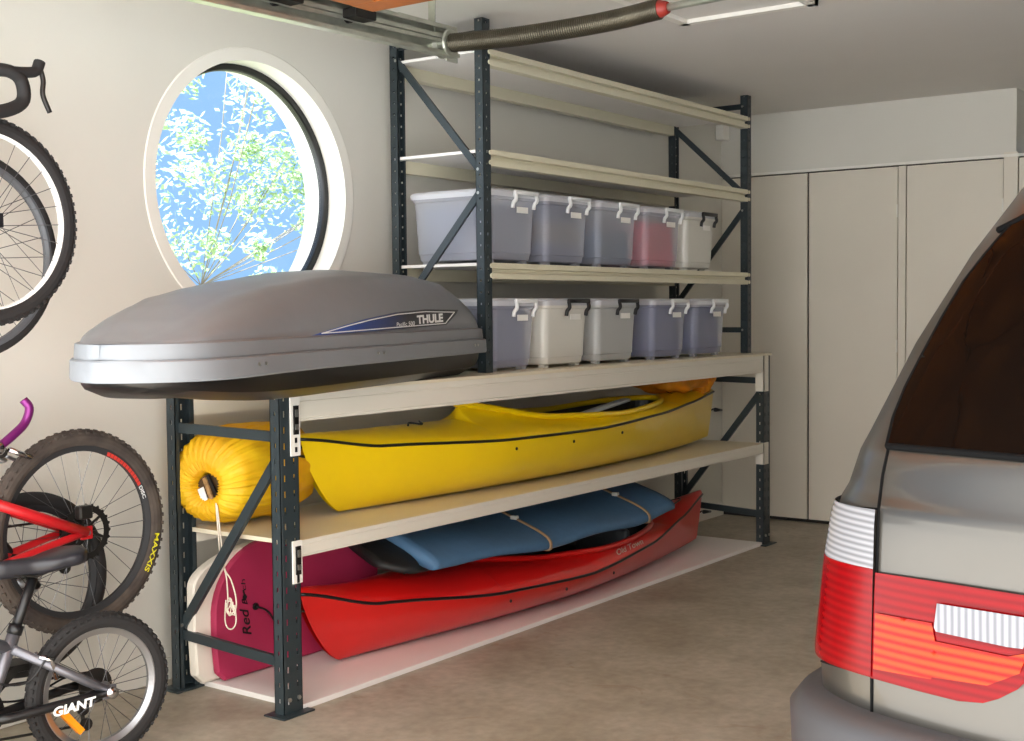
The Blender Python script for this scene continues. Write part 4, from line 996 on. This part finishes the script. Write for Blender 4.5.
def outline(z, ox=0, xf=None):
    xr = lerpk(z, XRK)-ox; hw = lerpk(z, HWK)+ox; xf_ = xfront(z) if xf is None else xf; pts = []
    n = 3.0; bR = .30; NN = 26
    for k in range(NN+1):
        a = PI/2*k/NN; c, s = max(0, math.cos(a)), max(0, math.sin(a))
        y = hw*s**(2/n); x = xr+bR-bR*c**(2/n); pts.append((x, y))
    half = pts + [(x, hw) for x in ([.3, 1.0, 1.6, 2.2] if z < 1.1 else [xr+bR+(xf_-.5-xr-bR)*q for q in (.25, .5, .75, 1)])]
    bF = .7 if z < 1.1 else .45
    fr_ = []
    for k in range(11):
        a = PI/2*k/10; fr_.append((xf_-bF+bF*max(0, math.sin(a))**(2/2.6), hw*max(0, math.cos(a))**(2/2.6)))
    half += fr_[1:]
    full = [(x, y) for x, y in half] + [(x, -y) for x, y in half[::-1][1:-1]]
    return [Vector((x, YC+y, z)) for x, y in full]
zz = []
for i in range(len(ZK)-1):
    for k in range(3): zz.append(ZK[i]+(ZK[i+1]-ZK[i])*k/3)
zz.append(ZK[-1])
bm = bmesh.new(); rows = [outline(z) for z in zz]; V = grid(bm, rows, closed_u=True); bm.faces.new(V[0]); bm.faces.new(V[-1][::-1])
body = link('body_shell', bm, PAINT, car, smooth=True)
for p in body.data.polygons:
    if len(p.vertices) > 4: p.use_smooth = False
cb = bvh_of([body])
bm = bmesh.new(); rows = []
for z, ox in ((.22, .0), (.26, .03), (.44, .045), (.61, .042), (.635, .025), (.64, -.02)):
    f = outline(z, ox); rows.append([p for p in f if True])
V = grid(bm, rows, closed_u=True); bm.faces.new(V[0]); bm.faces.new(V[-1]); link('bumper', bm, M('dark_grey_bumper', (62, 60, 60), .45), car, smooth=True)
def mir(pts): return pts
TINT = M('tinted_glass', (7, 6, 5), .05, spec=.07)
win_pts = [(889, 446), (896, 418), (908, 388), (924, 357), (945, 318), (966, 283), (987, 256), (1004, 236), (1016, 226), (1040, 214), (1500, 150), (1500, 495), (1100, 463)]
wpy = []
decal('tailgate_window', [(x, y) for x, y in win_pts], cb, TINT, car, off=.006, step=5)
BLK = M('black_gap', (8, 8, 8), .8, spec=.1)
decal_line('window_seal', [(889, 447), (896, 418), (908, 388), (924, 357), (945, 318), (966, 283), (987, 256), (1004, 236), (1012, 228)], cb, BLK, car, r=.005, off=.003)
decal_line('window_seal', [(889, 447), (960, 453), (1024, 459), (1100, 466)], cb, BLK, car, r=.006, off=.003)
decal_line('shut_line', [(889, 447), (883, 475), (879, 507), (877, 570), (872, 676), (872, 741), (873, 790)], cb, BLK, car, r=.003, off=.0)
decal_line('shut_line', [(848, 507), (879, 509)], cb, BLK, car, r=.002, off=.001)
decal_line('shut_line', [(822, 661), (874, 677)], cb, BLK, car, r=.002, off=.001)
decal_line('roof_rail', [(1000, 232), (1020, 222), (1060, 200)], cb, BLK, car, r=.006, off=.004)
def lens(name, a, bcol, scale, rot=False, rough=.12, direction='Z'):
    m = bpy.data.materials.new(name); m.use_nodes = True; t = m.node_tree; b = t.nodes['Principled BSDF']
    tcn = t.nodes.new('ShaderNodeTexCoord'); wv = t.nodes.new('ShaderNodeTexWave'); wv.bands_direction = direction; wv.inputs['Scale'].default_value = scale; wv.inputs['Distortion'].default_value = .3
    t.links.new(tcn.outputs['Object'], wv.inputs[0]); r = t.nodes.new('ShaderNodeValToRGB'); r.color_ramp.elements[0].color = (*lin(a), 1); r.color_ramp.elements[1].color = (*lin(bcol), 1)
    t.links.new(wv.outputs['Color'], r.inputs[0]); t.links.new(r.outputs[0], b.inputs['Base Color']); b.inputs['Roughness'].default_value = .22; b.inputs['Specular IOR Level'].default_value = .16
    return m
REDL = lens('red_lens', (96, 1, 4), (116, 2, 6), 24); ORL = lens('amber_lens', (128, 12, 6), (158, 56, 16), 24); CLL = lens('clear_lens', (100, 100, 102), (136, 136, 138), 34); CLV = lens('clear_lens_ribbed', (100, 100, 104), (136, 136, 140), 30, direction='Y')
def hit(px, py):
    h, n, i, d = cb.ray_cast(CAM, ray(px, py).normalized()); return h
def wraplens(name, top, bot, mat):
    (ta, tb), (ba, bb_) = top, bot          # height at the tailgate seam and at the side, upper and lower edge
    ha, hb2 = hit(881, 512), hit(876.5, 674); rows = []
    NA = 26
    for i in range(13):
        row = []
        for k in range(NA+9):
            f = k/(NA+8); z = (ba+(bb_-ba)*f)+((ta+(tb-ta)*f)-(ba+(bb_-ba)*f))*i/12
            ys = ha.y+(hb2.y-ha.y)*(z-ha.z)/(hb2.z-ha.z)-YC; hw = lerpk(z, HWK); xr = lerpk(z, XRK)
            a0_ = math.asin(min(1, (ys/hw)**1.5))
            if k <= NA: a = a0_+(PI/2-a0_)*k/NA; x = xr+.30-.30*max(0, math.cos(a))**(2/3); y = hw*math.sin(a)**(2/3)
            else: x = xr+.30+.012*(k-NA); y = hw
            row.append(Vector((x-.006, YC+y+.007, z)))
        rows.append(row)
    bm = bmesh.new(); grid(bm, rows); return link(name, bm, mat, car, smooth=True)
zt0, zt1 = hit(878, 509).z, hit(858, 508).z; zm0, zm1 = hit(876, 568).z, hit(850, 565).z; zb0, zb1 = hit(872.5, 676).z, hit(842, 668).z
ext = lambda a, b: (a, b+(b-a)*.9)
wraplens('tail_lamp', ext(zm0, zm1), ext(zb0, zb1), REDL)
wraplens('clear_lens', ext(zt0, zt1), ext(zm0, zm1), CLL)
decal('tail_lamp', [(878, 572), (940, 581), (1024, 594), (1075, 602), (1070, 625), (1055, 650), (1040, 668), (1020, 688), (1000, 698), (985, 702), (960, 700), (920, 690), (873, 677), (875, 640)], cb, REDL, car, off=.006, step=5)
decal('amber_lens', [(879, 612), (935, 622), (938, 640), (1010, 655), (1030, 652), (1022, 672), (990, 684), (935, 676), (934, 678), (877, 668)], cb, ORL, car, off=.0085, step=5)
decal('reversing_lens', [(941, 602), (1036, 617), (1034, 630), (1026, 647), (1010, 645), (940, 630), (938, 626)], cb, CLV, car, off=.011, step=5)
bm = bmesh.new()
for wx in (-.05, 2.85):
    for sy in (-1, 1):
        y = YC+sy*.80; q = bmesh.new(); lathe(q, [(.20, -.11), (.33, -.11), (.355, -.08), (.355, .08), (.33, .11), (.20, .11)], c=(wx, y, .355), n=40, close=True); wh = link('wheel', q, TIREB, car)
        q = bmesh.new(); lathe(q, [(.0001, -.07), (.2, -.1), (.205, -.1), (.205, .1), (.2, .1), (.0001, .07)], c=(wx, y, .355), n=40); link('wheel_rim', q, ALLOY, wh)
bm.free()

# ------------------------------------------------------------------ tree outside the window
LEAF = bpy.data.materials.new('sunlit_leaf'); LEAF.use_nodes = True; t = LEAF.node_tree; t.nodes.clear()
o_ = t.nodes.new('ShaderNodeOutputMaterial'); df = t.nodes.new('ShaderNodeBsdfDiffuse'); tl = t.nodes.new('ShaderNodeBsdfTranslucent'); mx = t.nodes.new('ShaderNodeMixShader'); mx.inputs[0].default_value = .4
df.inputs[0].default_value = (*lin((150, 172, 146)), 1); tl.inputs[0].default_value = (*lin((190, 214, 150)), 1)
t.links.new(df.outputs[0], mx.inputs[1]); t.links.new(tl.outputs[0], mx.inputs[2]); t.links.new(mx.outputs[0], o_.inputs[0])
tree = thing('tree', 'pale sunlit leafy tree seen through the round window', 'tree', (4.4, 4.6, -.02))
bm = bmesh.new(); rk = random.Random(5)
clumps = [(rk.gauss(0, .8), rk.gauss(0, .7), 2.35+rk.gauss(0, .6), rk.uniform(.10, .26)) for _ in range(80)]
for cx_, cy_, cz_, cr_ in clumps:
    for _ in range(110):
        v = Vector((rk.gauss(0, 1), rk.gauss(0, 1), rk.gauss(0, 1))).normalized()*cr_*rk.random()**.4; p = Vector((cx_, cy_, cz_))+v
        a = Vector((rk.uniform(-1, 1), rk.uniform(-1, 1), rk.uniform(-1, 1))).normalized(); b = a.orthogonal().normalized(); s = rk.uniform(.018, .042)
        bm.faces.new([bm.verts.new(q) for q in (p-a*s, p+b*s*.5, p+a*s, p-b*s*.5)])
link('foliage', bm, LEAF, tree, kind='stuff')
bm = bmesh.new(); tube(bm, [(0, .9, 0), (.05, .9, .8), (.0, .9, 1.5)], .06, 10)
for cx_, cy_, cz_, cr_ in clumps[:16]: tube(bm, [(.0, .9, 1.5), (cx_*.5, cy_*.5+.4, (1.5+cz_)/2), (cx_, cy_, cz_)], .004, 6)
link('trunk', bm, M('grey_bark', (150, 140, 128), .9, noise=.3, nscale=12), tree, smooth=True)
